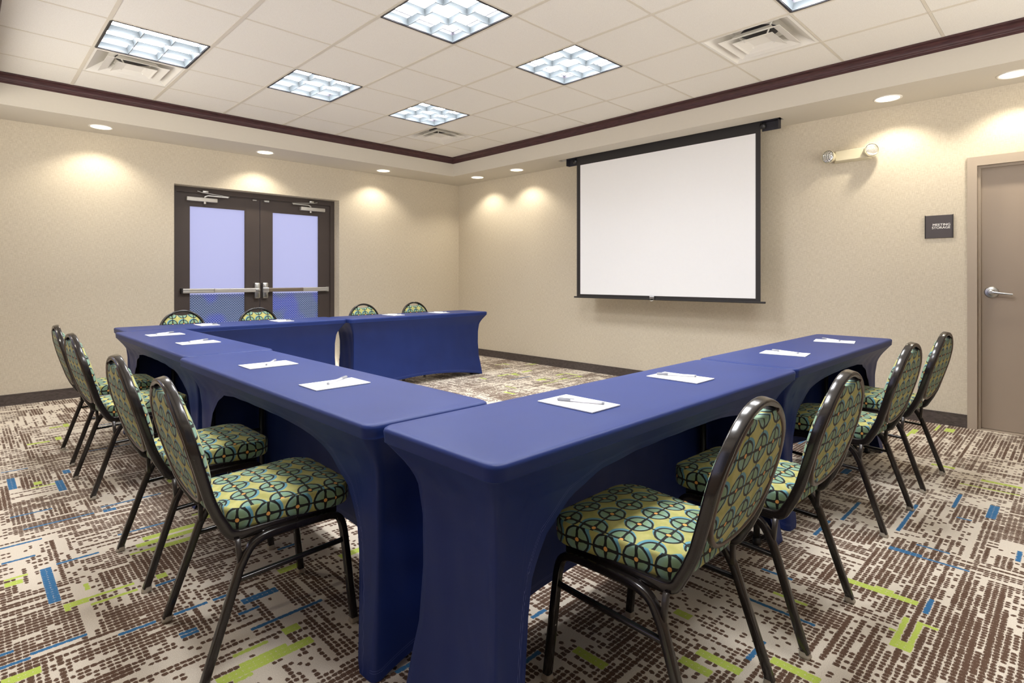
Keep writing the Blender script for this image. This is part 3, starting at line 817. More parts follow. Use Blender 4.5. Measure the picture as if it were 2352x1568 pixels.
# ------------------------------------------------------------------ ceiling troffers
def make_troffer():
    r = empty('ceiling_light')
    H = GT / 2 - 0.012
    mb = MB()
    for s in (-1, 1):
        mb.box(-H, H, s * H - 0.007, s * H + 0.007, 0.0, 0.085); mb.box(s * H - 0.007, s * H + 0.007, -H, H, 0.0, 0.085)
    mb.box(-H, H, -H, H, 0.085, 0.09)
    mb.build('housing', M_DARK, r)
    mb = MB(); I = H - 0.012
    mb.add([(-I, -I, 0.078), (I, -I, 0.078), (I, I, 0.078), (-I, I, 0.078)], [(0, 3, 2, 1)])
    mb.build('lamp_panel', M_PANEL, r)
    # three by three parabolic cells
    mb = MB(); O = H - 0.010; c = 2 * O / 3
    def blade(a0, a1, off, axis, half):
        sec = []
        for k in range(6):
            t = k / 5; sec.append((0.0018 + 0.013 * t * t, 0.004 + 0.040 * t))
        for k in range(5):
            for sg_ in (1, -1):
                (w0, z0), (w1, z1) = sec[k], sec[k + 1]
                if half and sg_ != half: continue
                q = [(a0, off + sg_ * w0, z0), (a1, off + sg_ * w0, z0), (a1, off + sg_ * w1, z1), (a0, off + sg_ * w1, z1)]
                if axis: q = [(y, x, z) for x, y, z in q]
                mb.add(q, [(0, 1, 2, 3)])
        q = [(a0, off - 0.0018, 0.004), (a1, off - 0.0018, 0.004), (a1, off + 0.0018, 0.004), (a0, off + 0.0018, 0.004)]
        if axis: q = [(y, x, z) for x, y, z in q]
        mb.add(q, [(0, 1, 2, 3)], smooth=False)
    for ax in (0, 1):
        blade(-O, O, -O, ax, 1); blade(-O, O, O, ax, -1); blade(-O, O, -c / 2, ax, 0); blade(-O, O, c / 2, ax, 0)
    mb.build('louvre', M_LOUVRE, r)
    return r
tl = {
    (5, 1): 'square troffer light beside the supply vent, in the row along the glass doors wall',
    (3, 1): 'square troffer light in the middle of the row along the glass doors wall',
    (1, 1): 'square troffer light nearest the corner where the two beige walls meet',
    (5, 4): 'square troffer light of the middle row farthest from the screen wall',
    (3, 4): 'large bright troffer light in the centre of the tiled ceiling',
    (1, 4): 'square troffer light in front of the projector screen, middle row',
    (5, 7): 'square troffer light of the rear row farthest from the screen wall',
    (3, 7): 'square troffer light in the middle of the rear row',
    (1, 7): 'square troffer light cut by the top edge, cornering on a supply vent'}
proto = tag(make_troffer(), '', 'ceiling light', 'fluorescent troffers in the ceiling grid')
for q, (i, j) in enumerate(LIGHTS):
    loc = (GX + (i + 0.5) * GT, GY + (j + 0.5) * GT, CEIL)
    if q == 0: proto.location = loc; proto['label'] = tl[(i, j)]
    else: dup(proto, loc, 0, tl[(i, j)])

# ------------------------------------------------------------------ supply-air diffusers
def make_vent():
    r = empty('ceiling_vent')
    H = GT / 2 - 0.010
    def frus(mb, s0, z0, s1, z1):
        q = [(-s0, -s0, z0), (s0, -s0, z0), (s0, s0, z0), (-s0, s0, z0), (-s1, -s1, z1), (s1, -s1, z1), (s1, s1, z1), (-s1, s1, z1)]
        mb.add(q, [(k, (k + 1) % 4, 4 + (k + 1) % 4, 4 + k) for k in range(4)], smooth=False)
    mb = MB(); frus(mb, H, 0.002, H - 0.018, 0.002); frus(mb, H - 0.018, 0.002, H - 0.030, 0.010); frus(mb, H - 0.030, 0.010, 0.17, 0.075); frus(mb, H, 0.002, H, 0.03)
    q = []
    ring = [(0.17 * math.cos(t) if False else 0, 0) for t in (0,)]
    # top plate with the round duct collar in it
    seg = 32; v = []; f = []
    for k in range(seg):
        t = 2 * PI * k / seg; c_, s_ = math.cos(t), math.sin(t); m_ = 0.17 / max(abs(c_), abs(s_))
        v += [(0.125 * c_, 0.125 * s_, 0.075), (m_ * c_, m_ * s_, 0.075)]
    for k in range(seg): d = (k + 1) % seg; f.append((2 * k, 2 * k + 1, 2 * d + 1, 2 * d))
    mb.add(v, f, smooth=False)
    mb.build('outer_frame', M_WHITE, r)
    mb = MB(); mb.lathe([(0.125, 0.074), (0.122, 0.12), (0.115, 0.15), (0.02, 0.152)], 32)
    mb.build('duct', M_DARK, r)
    mb = MB(); frus(mb, 0.205, -0.006, 0.150, 0.012); frus(mb, 0.150, 0.012, 0.120, 0.050); frus(mb, 0.205, -0.006, 0.205, -0.003); frus(mb, 0.205, -0.003, 0.148, 0.016); frus(mb, 0.148, 0.016, 0.118, 0.053)
    mb.build('cone', M_WHITE, r)
    mb = MB(); frus(mb, 0.135, -0.010, 0.120, -0.004); frus(mb, 0.120, -0.004, 0.060, 0.010); mb.add([(-0.06, -0.06, 0.010), (0.06, -0.06, 0.010), (0.06, 0.06, 0.010), (-0.06, 0.06, 0.010)], [(0, 1, 2, 3)], smooth=False)
    frus(mb, 0.135, -0.010, 0.134, -0.006); frus(mb, 0.134, -0.006, 0.06, 0.013)
    mb.build('centre_pan', M_WHITE, r)
    for k in range(4):
        mb = MB(); t = PI / 4 + k * PI / 2; c_, s_ = math.cos(t), math.sin(t)
        mb.sweep([(0.10 * c_, 0.10 * s_, 0.0), (0.14 * c_, 0.14 * s_, 0.03), (0.19 * c_, 0.19 * s_, 0.074)], rrect(0.012, 0.003, 0.001, 1))
        mb.build('strut', M_WHITE, r)
    return r
vl = {(5, 0): 'square white supply vent sharing an edge with a troffer, near the bare-wall crown moulding',
      (0, 0): 'square white supply vent in the corner of the tray ceiling',
      (0, 6): 'square white supply vent above the emergency light, beside the cut-off troffer'}
pv = tag(make_vent(), vl[VENTS[0]], 'ceiling vent', 'supply vents in the ceiling grid')
for q, (i, j) in enumerate(VENTS):
    loc = (GX + (i + 0.5) * GT, GY + (j + 0.5) * GT, CEIL)
    if q == 0: pv.location = loc
    else: dup(pv, loc, 0, vl[(i, j)])

# ------------------------------------------------------------------ recessed downlights
def make_down():
    r = empty('downlight')
    mb = MB(); mb.lathe([(0.096, 0.0), (0.096, -0.004), (0.090, -0.006), (0.082, -0.004), (0.080, 0.0)], 32, caps=False)
    mb.build('trim_ring', M_WHITE, r)
    mb = MB(); mb.lathe([(0.080, -0.0025), (0.05, -0.0030), (0.001, -0.0032)], 32, caps=False)
    mb.build('lamp_lens', M_LENS, r)
    return r
DL = [((4.563, 0.295), 'warm recessed downlight in the soffit above the wide bare wall by the double doors'),
      ((3.044, 0.285), 'warm recessed downlight in the soffit centred above the glass double doors'),
      ((1.507, 0.275), 'warm recessed downlight in the soffit between double doors and room corner'),
      ((0.295, 0.767), 'warm recessed downlight on the screen wall soffit nearest the room corner'),
      ((0.285, 1.531), 'warm recessed downlight beside the screen housing, second from the corner on that wall'),
      ((0.270, 5.603), 'warm recessed downlight in the soffit above the emergency light and the sign'),
      ((0.266, 6.339), 'warm recessed downlight in the soffit above the storage door'),
      ((5.70, 1.6), 'warm recessed downlight in the soffit of the wall beside the chairs'),
      ((5.70, 3.2), 'warm recessed downlight in the soffit midway along the wall opposite the screen')]
def spot(x, y, parent):
    l = bpy.data.lights.new('downlight_beam', 'SPOT'); l.energy = SPOT_POWER; l.color = (1.0, 0.905, 0.74)
    l.spot_size = math.radians(128); l.spot_blend = 0.55; l.shadow_soft_size = 0.045
    o = bpy.data.objects.new('downlight_beam', l); COL.objects.link(o); o.parent = parent; o.location = (0, 0, -0.012)
pd = tag(make_down(), DL[0][1], 'downlight', 'recessed downlights in the soffit')
downs = []
for q, ((x, y), lab) in enumerate(DL):
    if q == 0: pd.location = (x, y, SOF); downs.append(pd)
    else: downs.append(dup(pd, (x, y, SOF), 0, lab))
for o in downs: spot(0, 0, o)

# ------------------------------------------------------------------ tables and their stretch covers
TZ = 0.740
ZP = [0.0, 0.12, 0.22, 0.37, 0.505, 0.595, 0.64, 0.685, 0.702, 0.74]
IP = [0.50, 0.70, 0.90, 1.0, 0.99, 0.86, 0.60, 0.20, 0.04, 0.0]
def prof_in(z): return float(np.interp(z, ZP, IP))
ARCH_S = [0.0, 0.085, 0.095, 0.115, 0.135, 0.19, 0.30, 0.44, 0.61, 0.80, 5.0]
ARCH_Z = [0.0, 0.0, 0.10, 0.30, 0.40, 0.49, 0.565, 0.612, 0.630, 0.634, 0.634]
def cover_mesh(L, Wd, open_side=1, seed=0):
    """local x = long axis, local y = short axis; the chair side (arched opening) is at +y"""
    rng = random.Random(seed)
    hx, hy, rc = L / 2, Wd / 2, 0.035
    # perimeter stations: (corner-based x, y, side, s)
    per = []
    def side(p0, p1, nm, n):
        for k in range(n): t = k / n; per.append((p0[0] + (p1[0] - p0[0]) * t, p0[1] + (p1[1] - p0[1]) * t, nm, t))
    def corner(cx, cy, t0, nm):
        for k in range(5):
            t = t0 + PI / 2 * k / 5; per.append((cx + rc * math.cos(t), cy + rc * math.sin(t), nm, t))
    def lin(a, b, n): return [a + (b - a) * k / n for k in range(n)]
    # denser near the ends of the long sides
    ts = [0.5 - 0.5 * math.cos(PI * k / 72) for k in range(72)]
    ts = [0, 0.0012] + ts[2:] + [0.9988]
    corner(hx - rc, hy - rc, 0, 'c')
    for t in ts: per.append((hx - rc + (-2 * hx + 2 * rc) * t, hy, 'open', t))
    corner(-hx + rc, hy - rc, PI / 2, 'c')
    for t in [0, 0.008, 0.03] + [q / 18 for q in range(1, 18)] + [0.97, 0.992]: per.append((-hx, hy - rc - (2 * hy - 2 * rc) * t, 'end', t))
    corner(-hx + rc, -hy + rc, PI, 'c')
    for t in [0, 0.0015, 0.008] + [q / 40 for q in range(1, 40)] + [0.992, 0.9985]: per.append((-hx + rc + (2 * hx - 2 * rc) * t, -hy, 'solid', t))
    corner(hx - rc, -hy + rc, 1.5 * PI, 'c')
    for t in [0, 0.008, 0.03] + [q / 18 for q in range(1, 18)] + [0.97, 0.992]: per.append((hx, -hy + rc + (2 * hy - 2 * rc) * t, 'end', t))
    NR = 40
    AS = np.interp(np.linspace(0, 9, 400), range(10), ARCH_S[1:10] + [hx]); AZ = np.interp(np.linspace(0, 9, 400), range(10), ARCH_Z[1:])
    v = []; uvs = []; dist = 0.0; lastp = None
    rows = []
    for (x, y, nm, t) in per:
        if lastp: dist += math.hypot(x - lastp[0], y - lastp[1])
        lastp = (x, y)
        sg_ = 0.0
        if nm == 'open':
            s = min(hx - x, x + hx); zb = float(np.interp(s, ARCH_S, ARCH_Z))
        elif nm == 'solid': zb = 0.002 + 0.085 * math.sin(PI * t) ** 0.8; sg_ = math.sin(PI * t)
        elif nm == 'end': zb = 0.002 + 0.03 * math.sin(PI * t); sg_ = math.sin(PI * t)
        else: zb = 0.002
        colv = []
        for k in range(NR + 1):
            z = zb + (0.672 - zb) * k / (NR - 9) if k <= NR - 9 else (0.680, 0.688, 0.694, 0.698, 0.7005, 0.703, 0.709, 0.717, 0.728)[k - (NR - 9) - 1]
            p = prof_in(z)
            ix = p * (0.085 if nm != 'x' else 0); iy = p * 0.085
            fx = (abs(x) / hx) ** 1.0
            # long sides: pulled in at the columns, straighter in the middle
            if nm in ('solid',): iy *= 0.55 + 0.45 * (1 - sg_)
            if nm == 'end': ix *= 1.0 + 0.15 * sg_
            px = x - math.copysign(min(abs(x), ix) * min(1.0, fx ** 1.0), x)
            if nm in ('end', 'c'): px = x - math.copysign(ix, x)
            if nm == 'c':                                      # the seam down each corner is crisper than the table corner
                r2 = rc * (1 - 0.8 * p); px = math.copysign(hx - ix - r2 + r2 * abs(math.cos(t)), x)
            py = y - math.copysign(iy, y) * (1.0 if nm != 'end' else abs(y) / hy)
            if nm == 'c': py = math.copysign(hy - iy - r2 + r2 * abs(math.sin(t)), y)
            if abs(z - 0.7005) < 0.0008: px += math.copysign(0.0016, px) * (nm in ('end', 'c')); py += math.copysign(0.0016, py) * (nm in ('open', 'solid', 'c'))
            # faint ripple of the stretched cloth
            rp = 0.0016 * math.sin(dist * 37 + z * 9 + seed) * p
            px += rp * (1 if nm == 'end' else 0); py += rp * (1 if nm in ('open', 'solid') else 0)
            colv.append((px, py, z))
        hv = [p[2] - zb for p in colv]
        if nm == 'open': hv = [float(np.min(np.hypot(AS - s, AZ - p[2]))) for p in colv]
        rows.append((colv, dist, hv))
    n = len(per)
    mb = MB()
    vv = []; ff = []; fu = []
    for colv, d, _ in rows: vv += colv
    m = NR + 1
    for i in range(n):
        j = (i + 1) % n
        if j == 0: dj = rows[i][1] + 0.01
        else: dj = rows[j][1]
        for k in range(NR):
            ff.append((i * m + k, j * m + k, j * m + k + 1, i * m + k + 1))
            fu.append([(rows[i][1], rows[i][2][k]), (dj, rows[j][2][k]), (dj, rows[j][2][k + 1]), (rows[i][1], rows[i][2][k + 1])])
    base_i = len(vv)
    # rounded shoulder and flat top
    rings = [(0.0025, TZ - 0.005), (0.007, TZ - 0.0012), (0.016, TZ), (0.06, TZ + 0.0004), (0.14, TZ - 0.0006)]
    prev = [i * m + NR for i in range(n)]
    for ins, z in rings:
        cur = []
        for (x, y, nm, t) in per:
            kx, ky = max(0.0, 1 - ins / hx), max(0.0, 1 - ins / hy)
            vv.append((math.copysign(max(abs(x) - ins, abs(x) * 0.2), x), math.copysign(max(abs(y) - ins, abs(y) * 0.2), y), z)); cur.append(len(vv) - 1)
        for i in range(n):
            j = (i + 1) % n
            ff.append((prev[i], prev[j], cur[j], cur[i])); fu.append([(0, 1)] * 4)
        prev = cur
    vv.append((0, 0, TZ - 0.0006)); c = len(vv) - 1
    for i in range(n): ff.append((prev[i], prev[(i + 1) % n], c)); fu.append([(0, 1)] * 3)
    mb.add(vv, ff, fu)
    return mb

def make_table(L, Wd):
    r = empty('folding_table')
    mb = MB(); mb.cbox(-L / 2 + 0.028, L / 2 - 0.028, -Wd / 2 + 0.028, Wd / 2 - 0.028, TZ - 0.034, TZ - 0.008, 0.004)
    mb.build('tabletop', M_TABLE, r)
    for sx_ in (-1, 1):
        for sy_ in (-1, 1):
            mb = MB(); x = sx_ * (L / 2 - 0.17); y = sy_ * (Wd / 2 - 0.11)
            mb.sweep([(x, y, TZ - 0.034), (x, y, 0.1), (x, y, 0.012)], circ(0.013, 12)); mb.lathe([(0.017, 0.0), (0.018, 0.012), (0.015, 0.03)], 12, Matrix.Translation((x, y, 0)))
            mb.build('leg', M_GREYMET, r)
        mb = MB(); x = sx_ * (L / 2 - 0.17)
        mb.sweep([(x, -Wd / 2 + 0.11, 0.35), (x, Wd / 2 - 0.11, 0.35)], circ(0.009, 10))
        mb.build('leg_brace', M_GREYMET, r)
    return r
# (centre x, centre y, length, width, rotation so that +y faces the chairs)
TABLES = [
    (3.790, 5.5785, 1.812, 0.462, 0.0, 'nearest the storage-door side row, at the open corner of the two long rows', 'seating the two storage-door-side chairs farthest from the screen wall'),
    (1.978, 5.570, 1.795, 0.462, 0.0, 'ending closest to the screen wall beside the storage door', ''),
    (4.492, 4.424, 1.822, 0.458, -PI / 2, '', ''),
    (4.462, 2.605, 1.806, 0.456, -PI / 2, '', ''),
    (3.710, 1.460, 1.826, 0.462, PI, '', ''),
    (1.884, 1.505, 1.810, 0.462, PI, '', '')]
CL = ['navy stretch cover on the big front table beside the two largest storage-side chairs',
      'navy stretch cover on the table ending at the screen wall, across from the storage door',
      'navy stretch cover on the table with the large arch around the two biggest wall-side chairs',
      'navy stretch cover on the middle wall-side table butting against the row by the double doors',
      'navy stretch cover on the far table directly in front of the glass double doors',
      'navy stretch cover on the far table nearest the room corner, solid front panel']
TLb = ['folding table under the front navy cover beside the nearest storage-side chairs',
       'folding table under the navy cover ending at the screen wall',
       'folding table under the navy cover with the two biggest wall-side chairs',
       'folding table under the middle wall-side navy cover, dark legs inside its arch',
       'folding table under the navy cover in front of the glass double doors',
       'folding table under the navy cover nearest the room corner']
for q, (x, y, L, Wd, rz, _, _) in enumerate(TABLES):
    t = tag(make_table(L, Wd), TLb[q], 'table', 'folding tables under stretch covers')
    t.location = (x, y, 0); t.rotation_euler = (0, 0, rz)
    o = cover_mesh(L, Wd, seed=q * 3 + 1).build('table_cover', M_COVER)
    fix_normals(o); sharp(o, 60)
    o.location = (x, y, 0); o.rotation_euler = (0, 0, rz)
    tag(o, CL[q], 'tablecloth', 'navy stretch table covers')

# ------------------------------------------------------------------ banquet chair
def yb(z):   # depth of the back frame at height z (local y, +y faces the table)
    return float(np.interp(z, [0.40, 0.425, 0.445, 0.50, 0.58, 0.656, 0.74, 0.79, 0.84], [-0.158, -0.172, -0.184, -0.208, -0.232, -0.254, -0.275, -0.284, -0.290]))
HC, RA_ = 0.645, 0.190
def hw(z): return float(np.interp(z, [0.40, 0.50, 0.60, HC], [0.178, 0.181, 0.187, RA_]))
def make_chair():
    r = empty('banquet_chair')
    # back frame: one bent tube, rail - upright - arch - upright - rail
    right = [tuple(p) for p in smooth_path([(0.183, 0.17, 0.386), (0.180, 0.05, 0.386), (0.178, -0.085, 0.386), (0.178, -0.150, 0.386), (0.178, -0.172, 0.425)], 3)]
    for k in range(1, 10):
        z = 0.432 + (HC - 0.432) * k / 10; right.append((hw(z), yb(z), z))
    arch = []
    for k in range(0, 25):
        t = PI * k / 24; z = HC + RA_ * math.sin(t); arch.append((RA_ * math.cos(t), yb(z), z))
    path = right + arch + [(-x, y, z) for x, y, z in reversed(right)]
    mb = MB()
    # section: wide across the depth, narrow in the plane of the back
    P = [Vector(p) for p in path]; n = len(P); sec = rrect(0.019, 0.030, 0.006, 3); v = []; f = []; m = len(sec)
    for i in range(n):
        T = (P[min(i + 1, n - 1)] - P[max(i - 1, 0)]).normalized()
        X = Vector((1, 0, 0)) * (1 if i < n / 2 else -1)
        # depth direction: perpendicular to T within the local side plane
        if len(right) - 1 < i < n - len(right):
            c_ = Vector((0, 0.97, 0.24)).normalized(); D = (c_ - T * c_.dot(T)).normalized()
        else:
            D = T.cross(Vector((1, 0, 0))).normalized()
            if i >= n / 2: D = -D
            c_ = Vector((0, 0.97, 0.24))
            if i > len(right) * 0.4 and i < n - len(right) * 0.4 and D.dot(c_) < 0: D = -D
            elif D.z < 0 and not (i > 5 and i < n - 6): D = -D if D.y < 0.2 else D
        N = D.cross(T).normalized()
        v += [P[i] + N * a + D * b for a, b in sec]
    for i in range(n - 1):
        for q in range(m): f.append((i * m + q, i * m + (q + 1) % m, (i + 1) * m + (q + 1) % m, (i + 1) * m + q))
    f.append(tuple(range(m))); f.append(tuple((n - 1) * m + q for q in range(m)))
    mb.add(v, f); bf = fix_normals(mb.build('back_frame', M_FRAME, r)); sharp(bf, 50)
    # back pad outline (x, z): arch sides, scooped top, rounded bottom
    out = []
    RI = RA_ - 0.0105
    for k in range(0, 13):                     # scoop, right to left
        x = 0.078 - 0.156 * k / 12; out.append((x, HC + 0.150 + 0.016 * (x / 0.078) ** 2))
    t0 = math.acos(-0.082 / RI)
    for k in range(0, 13):                     # left arch
        t = t0 + (PI - t0) * k / 12; out.append((RI * math.cos(t), HC + RI * math.sin(t)))
    for k in range(1, 24):                     # bottom: superellipse
        t = PI + PI * k / 24; c_, s_ = math.cos(t), math.sin(t)
        out.append((RI * math.copysign(abs(c_) ** 0.85, c_), HC + (HC - 0.470) * math.copysign(abs(s_) ** 0.9, s_)))
    for k in range(0, 13):                     # right arch
        t = (PI - t0) * k / 12; out.append((RI * math.cos(t), HC + RI * math.sin(t)))
    n = len(out); cz = 0.625
    v = []; f = []; fu = []
    shells = [(-0.013, 0.0), (-0.016, 0.35), (-0.017, 0.7)]                 # rear face: (y offset, shrink)
    front = [(0.0, -0.0), (0.016, 0.02), (0.028, 0.09), (0.037, 0.25), (0.042, 0.5), (0.045, 0.78)]
    rings = [(-0.017, 0.985), (-0.017, 0.7), (-0.0165, 0.35), (-0.014, 0.06), (-0.011, 0.0)] + front[1:] + [(0.046, 0.985)]
    for dy, s in rings:
        for x, z in out:
            X, Z = x * (1 - s), cz + (z - cz) * (1 - s); v.append((X, yb(Z) + dy, Z))
    for i in range(len(rings) - 1):
        for q in range(n):
            k = (q + 1) % n; idx = (i * n + q, i * n + k, (i + 1) * n + k, (i + 1) * n + q); f.append(idx); fu.append([(v[w][0], v[w][2] - 0.02) for w in idx])
    f.append(tuple(range(n))); fu.append([(v[w][0], v[w][2] - 0.02) for w in range(n)])
    o_ = (len(rings) - 1) * n; f.append(tuple(o_ + q for q in range(n))); fu.append([(v[o_ + w][0], v[o_ + w][2] - 0.02) for w in range(n)])
    mb = MB(); mb.add(v, f, fu); bp = fix_normals(mb.build('backrest', M_FABRIC, r))
    # bronze welt round the rear of the pad
    mb = MB(); mb.sweep([(x, yb(z) - 0.009, z) for x, z in out[13:]], rrect(0.013, 0.016, 0.004, 2), ref=(0, 1, 0.25))
    sharp(fix_normals(mb.build('back_welt', M_TRIM, bp)), 50)
    # seat cushion
    def seat_out(ins):
        pts = []
        y0, y1 = -0.158 + ins, 0.235 - ins; w0, w1 = 0.172 - ins, 0.203 - ins
        for cx, cy, w, rr, t0 in ((1, y1, w1, 0.075, 0), (-1, y1, w1, 0.075, PI / 2), (-1, y0, w0, 0.05, PI), (1, y0, w0, 0.05, 1.5 * PI)):
            rr = max(rr - ins * 0.6, 0.01)
            for k in range(9):
                t = t0 + PI / 2 * k / 8
                pts.append((cx * (w - rr) + rr * math.cos(t), (cy - rr if cy > 0 else cy + rr) + rr * math.sin(t)))
        return pts
    base_o = seat_out(0.0)
    # resample long edges so that the print unwraps evenly
    def resample(pts, N=96):
        P = [Vector((*p, 0)) for p in pts]; P.append(P[0]); d = [0]
        for a, b in zip(P[:-1], P[1:]): d.append(d[-1] + (b - a).length)
        xs = np.interp(np.linspace(0, d[-1], N, endpoint=False), d, [p.x for p in P]); ys = np.interp(np.linspace(0, d[-1], N, endpoint=False), d, [p.y for p in P])
        return list(zip(xs, ys)), d[-1]
    N = 96
    levels = [(0.010, 0.393), (0.002, 0.397), (0.0, 0.408), (0.0, 0.432), (0.0, 0.449), (0.0025, 0.4555), (0.007, 0.458)]
    v = []; f = []; fu = []; per = 0
    for ins, z in levels:
        pts, per_ = resample(seat_out(ins), N)
        if ins == 0.0: per = per_
        v += [(x, y, z) for x, y in pts]
    for i in range(len(levels) - 1):
        for q in range(N):
            k = (q + 1) % N; f.append((i * N + q, i * N + k, (i + 1) * N + k, (i + 1) * N + q))
            u0, u1 = q * per / N, (q + 1) * per / N; z0, z1 = levels[i][1] - 0.424, levels[i + 1][1] - 0.424
            fu.append([(u0, z0), (u1, z0), (u1, z1), (u0, z1)])
    dome = [(0.012, 0.4585), (0.035, 0.464), (0.07, 0.469), (0.12, 0.473), (0.16, 0.474)]
    prev = (len(levels) - 1) * N
    for ins, z in dome:
        pts, _ = resample(seat_out(ins), N)
        o_ = len(v); v += [(x, y, z) for x, y in pts]
        for q in range(N):
            k = (q + 1) % N; idx = (prev + q, prev + k, o_ + k, o_ + q); f.append(idx); fu.append([(v[w][0], v[w][1]) for w in idx])
        prev = o_
    idx = tuple(prev + q for q in range(N)); f.append(idx); fu.append([(v[w][0], v[w][1]) for w in idx])
    f.append(tuple(reversed(range(N)))); fu.append([(0.03, 0.03)] * N)
    mb = MB(); mb.add(v, f, fu); seat = fix_normals(mb.build('seat', M_FABRIC, r))
    # seam welt along the top edge of the cushion
    pts, _ = resample(seat_out(0.0075), N)
    # legs: each half of a bent side tube
    S = rrect(0.022, 0.023, 0.0042, 3)
    for sd in (-1, 1):
        fl = [(sd * 0.212, 0.222, 0.010), (sd * 0.206, 0.196, 0.25), (sd * 0.203, 0.185, 0.345), (sd * 0.202, 0.16, 0.372), (sd * 0.2, 0.11, 0.375), (sd * 0.198, 0.03, 0.374)]
        rl = [(sd * 0.214, -0.235, 0.010), (sd * 0.204, -0.136, 0.300), (sd * 0.201, -0.107, 0.355), (sd * 0.2, -0.07, 0.371), (sd * 0.199, -0.03, 0.374), (sd * 0.198, 0.03, 0.374)]
        for pth, yy in ((fl, 0.222), (rl, -0.235)):
            sp = [Vector(pth[0])] + smooth_path(pth[1:], 2)
            mb = MB(); mb.sweep(sp, S, ref=(1, 0, 0)); lg = sharp(fix_normals(mb.build('leg', M_FRAME, r)), 50)
            mb = MB(); x = pth[0][0]
            v2 = []; 
            for w, z in ((0.013, 0.0), (0.015, 0.003), (0.0148, 0.008), (0.0125, 0.012), (0.0122, 0.018)):
                for a, b in rrect(w * 2, w * 2, 0.006, 3): v2.append((x + a - (pth[0][0] - pth[1][0]) * z / 0.3, yy + b + (pth[1][1] - pth[0][1]) * z / 0.29, z))
            m2 = len(v2) // 5; f2 = [(i * m2 + q, i * m2 + (q + 1) % m2, (i + 1) * m2 + (q + 1) % m2, (i + 1) * m2 + q) for i in range(4) for q in range(m2)]
            f2 += [tuple(reversed(range(m2))), tuple(4 * m2 + q for q in range(m2))]
            mb.add(v2, f2); sharp(mb.build('foot_cap', M_CAP, lg), 50)
            if yy > 0:
                mb = MB(); mb.cbox(x - sd * 0.004 - 0.005, x - sd * 0.004 + 0.005, 0.194, 0.203, 0.160, 0.175, 0.003); mb.build('bumper', M_BUMP, lg)
            else:
                mb = MB(); mb.sweep([(sd * 0.190, -0.138, 0.380), (sd * 0.194, -0.136, 0.345), (sd * 0.199, -0.134, 0.310)], rrect(0.014, 0.016, 0.003, 2), ref=(1, 0, 0)); mb.build('bracket', M_BRACK, lg)
        mb = MB(); mb.sweep([(sd * 0.206, 0.196, 0.283), (sd * 0.2055, 0.03, 0.275), (sd * 0.205, -0.146, 0.268)], rrect(0.013, 0.018, 0.005, 3), ref=(1, 0, 0))
        sharp(mb.build('stretcher', M_FRAME, r), 50)
    mb = MB()
    for yy in (0.14, -0.06): mb.sweep([(-0.19, yy, 0.372), (0.19, yy, 0.372)], rrect(0.018, 0.018, 0.004, 2))
    mb.build('seat_crossbar', M_FRAME, r)
    return r

GRP = 'patterned banquet chairs round the U of tables'
CHAIRS = [
    (4.785, 4.772, PI / 2 - 0.02, 'largest patterned chair on the bare-wall side, its seat under the nearest table arch'),
    (4.790, 4.085, PI / 2 + 0.015, 'patterned chair just behind the largest bare-wall-side chair, second in that line'),
    (4.794, 2.900, PI / 2 + 0.05, 'patterned chair third in the bare-wall-side line, before the farthest one'),
    (4.786, 2.188, PI / 2, 'farthest patterned chair of the bare-wall-side line, closest to the double doors wall'),
    (4.092, 5.832, PI + 0.012, 'largest patterned chair on the storage-door side, full seat and tall back in view'),
    (3.460, 5.862, PI - 0.022, 'patterned chair second in the storage-door-side line, behind the largest one'),
    (2.352, 5.838, PI - 0.045, 'patterned chair third in the storage-door-side line, one before the screen-wall end'),
    (1.600, 5.858, PI - 0.05, 'patterned chair closest to the storage door, last in its line by the screen wall'),
    (4.040, 1.195, 0.0, 'chair top peeking over the far table, before the glass door beside the bare wall'),
    (3.362, 1.195, 0.0, 'chair top peeking over the far table, before the meeting edge of the double doors'),
    (2.170, 1.190, 0.0, 'chair top peeking over the far table, just past the double doors against beige wall'),
    (1.462, 1.190, 0.0, 'chair top peeking over the far table, nearest the room corner')]
pc = tag(make_chair(), CHAIRS[0][3], 'chair', GRP)
for q, (x, y, rz, lab) in enumerate(CHAIRS):
    if q == 0: pc.location = (x, y, 0); pc.rotation_euler = (0, 0, rz)
    else: dup(pc, (x, y, 0), rz, lab)

# ------------------------------------------------------------------ notepads and pens
def make_pad():
    r = empty('notepad')
    mb = MB(); mb.box(-0.072, 0.072, -0.109, 0.109, 0.0, 0.003)
    mb.build('pages', M_PAPER, r)
    mb = MB()
    for y, x0, x1 in ((-0.088, -0.055, 0.02), (-0.095, -0.045, 0.01)): mb.box(x0, x1, y - 0.0005, y + 0.0005, 0.003, 0.0032)
    mb.build('printed_line', M_INK, r)
    return r
def make_pen():
    r = empty('pen')
    R = Matrix.Translation((0, 0, 0.0046)) @ Matrix.Rotation(-PI / 2, 4, 'X')
    mb = MB(); mb.lathe([(0.0042, -0.070), (0.0042, 0.035)], 12, R); mb.build('barrel', M_PENW, r)
    mb = MB(); mb.lathe([(0.0046, 0.033), (0.0046, 0.074), (0.0035, 0.077)], 12, R)
    cp = mb.build('cap', M_PENG, r)
    mb = MB(); mb.box(-0.0012, 0.0012, 0.020, 0.072, 0.0090, 0.0104); mb.build('clip', M_PENG, cp)
    mb = MB(); mb.lathe([(0.0038, -0.077), (0.0046, -0.075), (0.0046, -0.070)], 12, R); mb.build('end_plug', M_PENG, r)
    return r
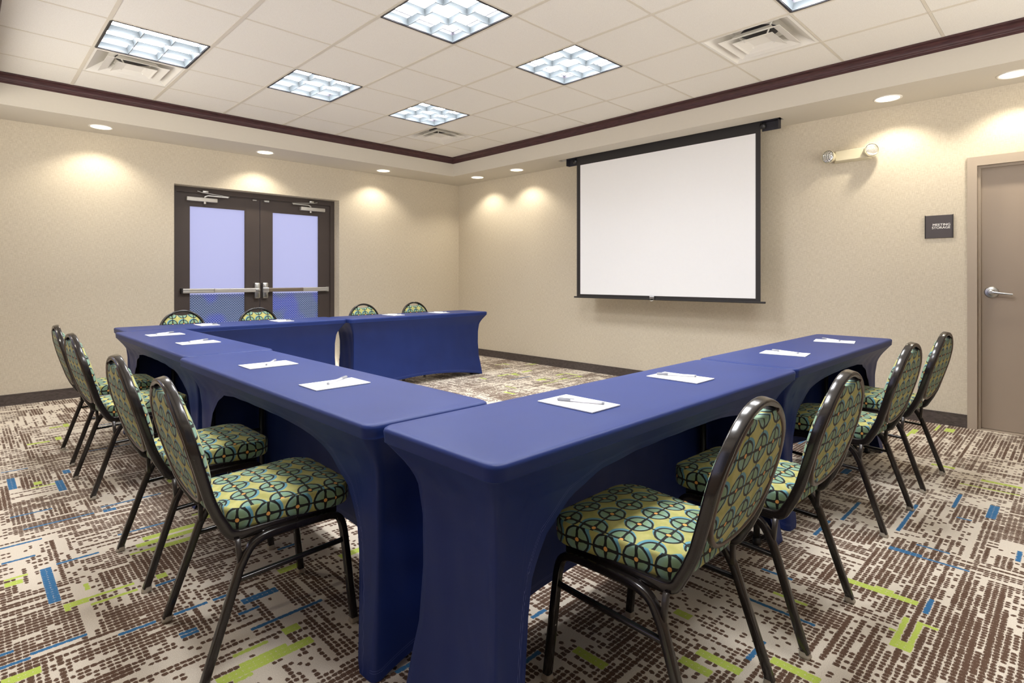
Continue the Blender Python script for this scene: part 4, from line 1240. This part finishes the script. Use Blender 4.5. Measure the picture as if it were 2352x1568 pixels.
# pad centre, pad heading, pen centre, pen heading (local +y points to the pen cap), seat described
PADS = [
    (4.494, 4.716, PI / 2, (4.466, 4.682), (4.397 - 4.536, 4.633 - 4.730), 'largest bare-wall-side chair'),
    (4.489, 4.071, PI / 2, (4.467, 4.044), (4.413 - 4.521, 3.972 - 4.115), 'second bare-wall-side chair'),
    (4.452, 2.879, PI / 2, (4.434, 2.820), (4.362 - 4.506, 2.775 - 2.864), 'third bare-wall-side chair'),
    (4.472, 2.190, PI / 2, (4.458, 2.124), (4.388 - 4.528, 2.080 - 2.167), 'farthest bare-wall-side chair'),
    (4.094, 5.556, PI, (4.088, 5.560), (4.119 - 4.058, 5.486 - 5.635), 'largest storage-side chair'),
    (3.437, 5.551, PI, (3.423, 5.527), (3.456 - 3.390, 5.458 - 5.596), 'second storage-side chair'),
    (2.381, 5.578, PI + 0.14, (2.345, 5.566), (2.322 - 2.367, 5.486 - 5.645), 'third storage-side chair'),
    (1.561, 5.585, PI + 0.20, (1.518, 5.553), (1.472 - 1.565, 5.487 - 5.620), 'chair closest to the storage door'),
    (4.000, 1.492, 0.0, (3.985, 1.50), (-0.6, 0.8), 'far chair before the door beside bare wall'),
    (3.360, 1.492, 0.0, (3.345, 1.49), (-0.6, 0.8), 'far chair at the meeting edge of the doors'),
    (2.150, 1.500, 0.05, (2.14, 1.50), (-0.7, 0.7), 'far chair just past the double doors'),
    (1.555, 1.525, 0.1, (1.54, 1.53), (-0.7, 0.7), 'far chair nearest the room corner')]
pp = tag(make_pad(), '', 'notepad', 'white notepads set at each seat')
pn = tag(make_pen(), '', 'pen', 'pens lying on the notepads')
for q, (x, y, rz, (px_, py_), (dx, dy), who) in enumerate(PADS):
    la, lb = 'white notepad on navy cover before the ' + who, 'grey-capped pen on the notepad before the ' + who
    z = TZ + 0.0006
    ang = math.atan2(dy, dx) - PI / 2
    if q in (4, 5, 6, 7): ang += 0 if True else PI
    if q == 0:
        pp.location = (x, y, z); pp.rotation_euler = (0, 0, rz); pp['label'] = la
        pn.location = (px_, py_, z + 0.003); pn.rotation_euler = (0, 0, ang); pn['label'] = lb
    else:
        dup(pp, (x, y, z), rz, la); dup(pn, (px_, py_, z + 0.003), ang, lb)
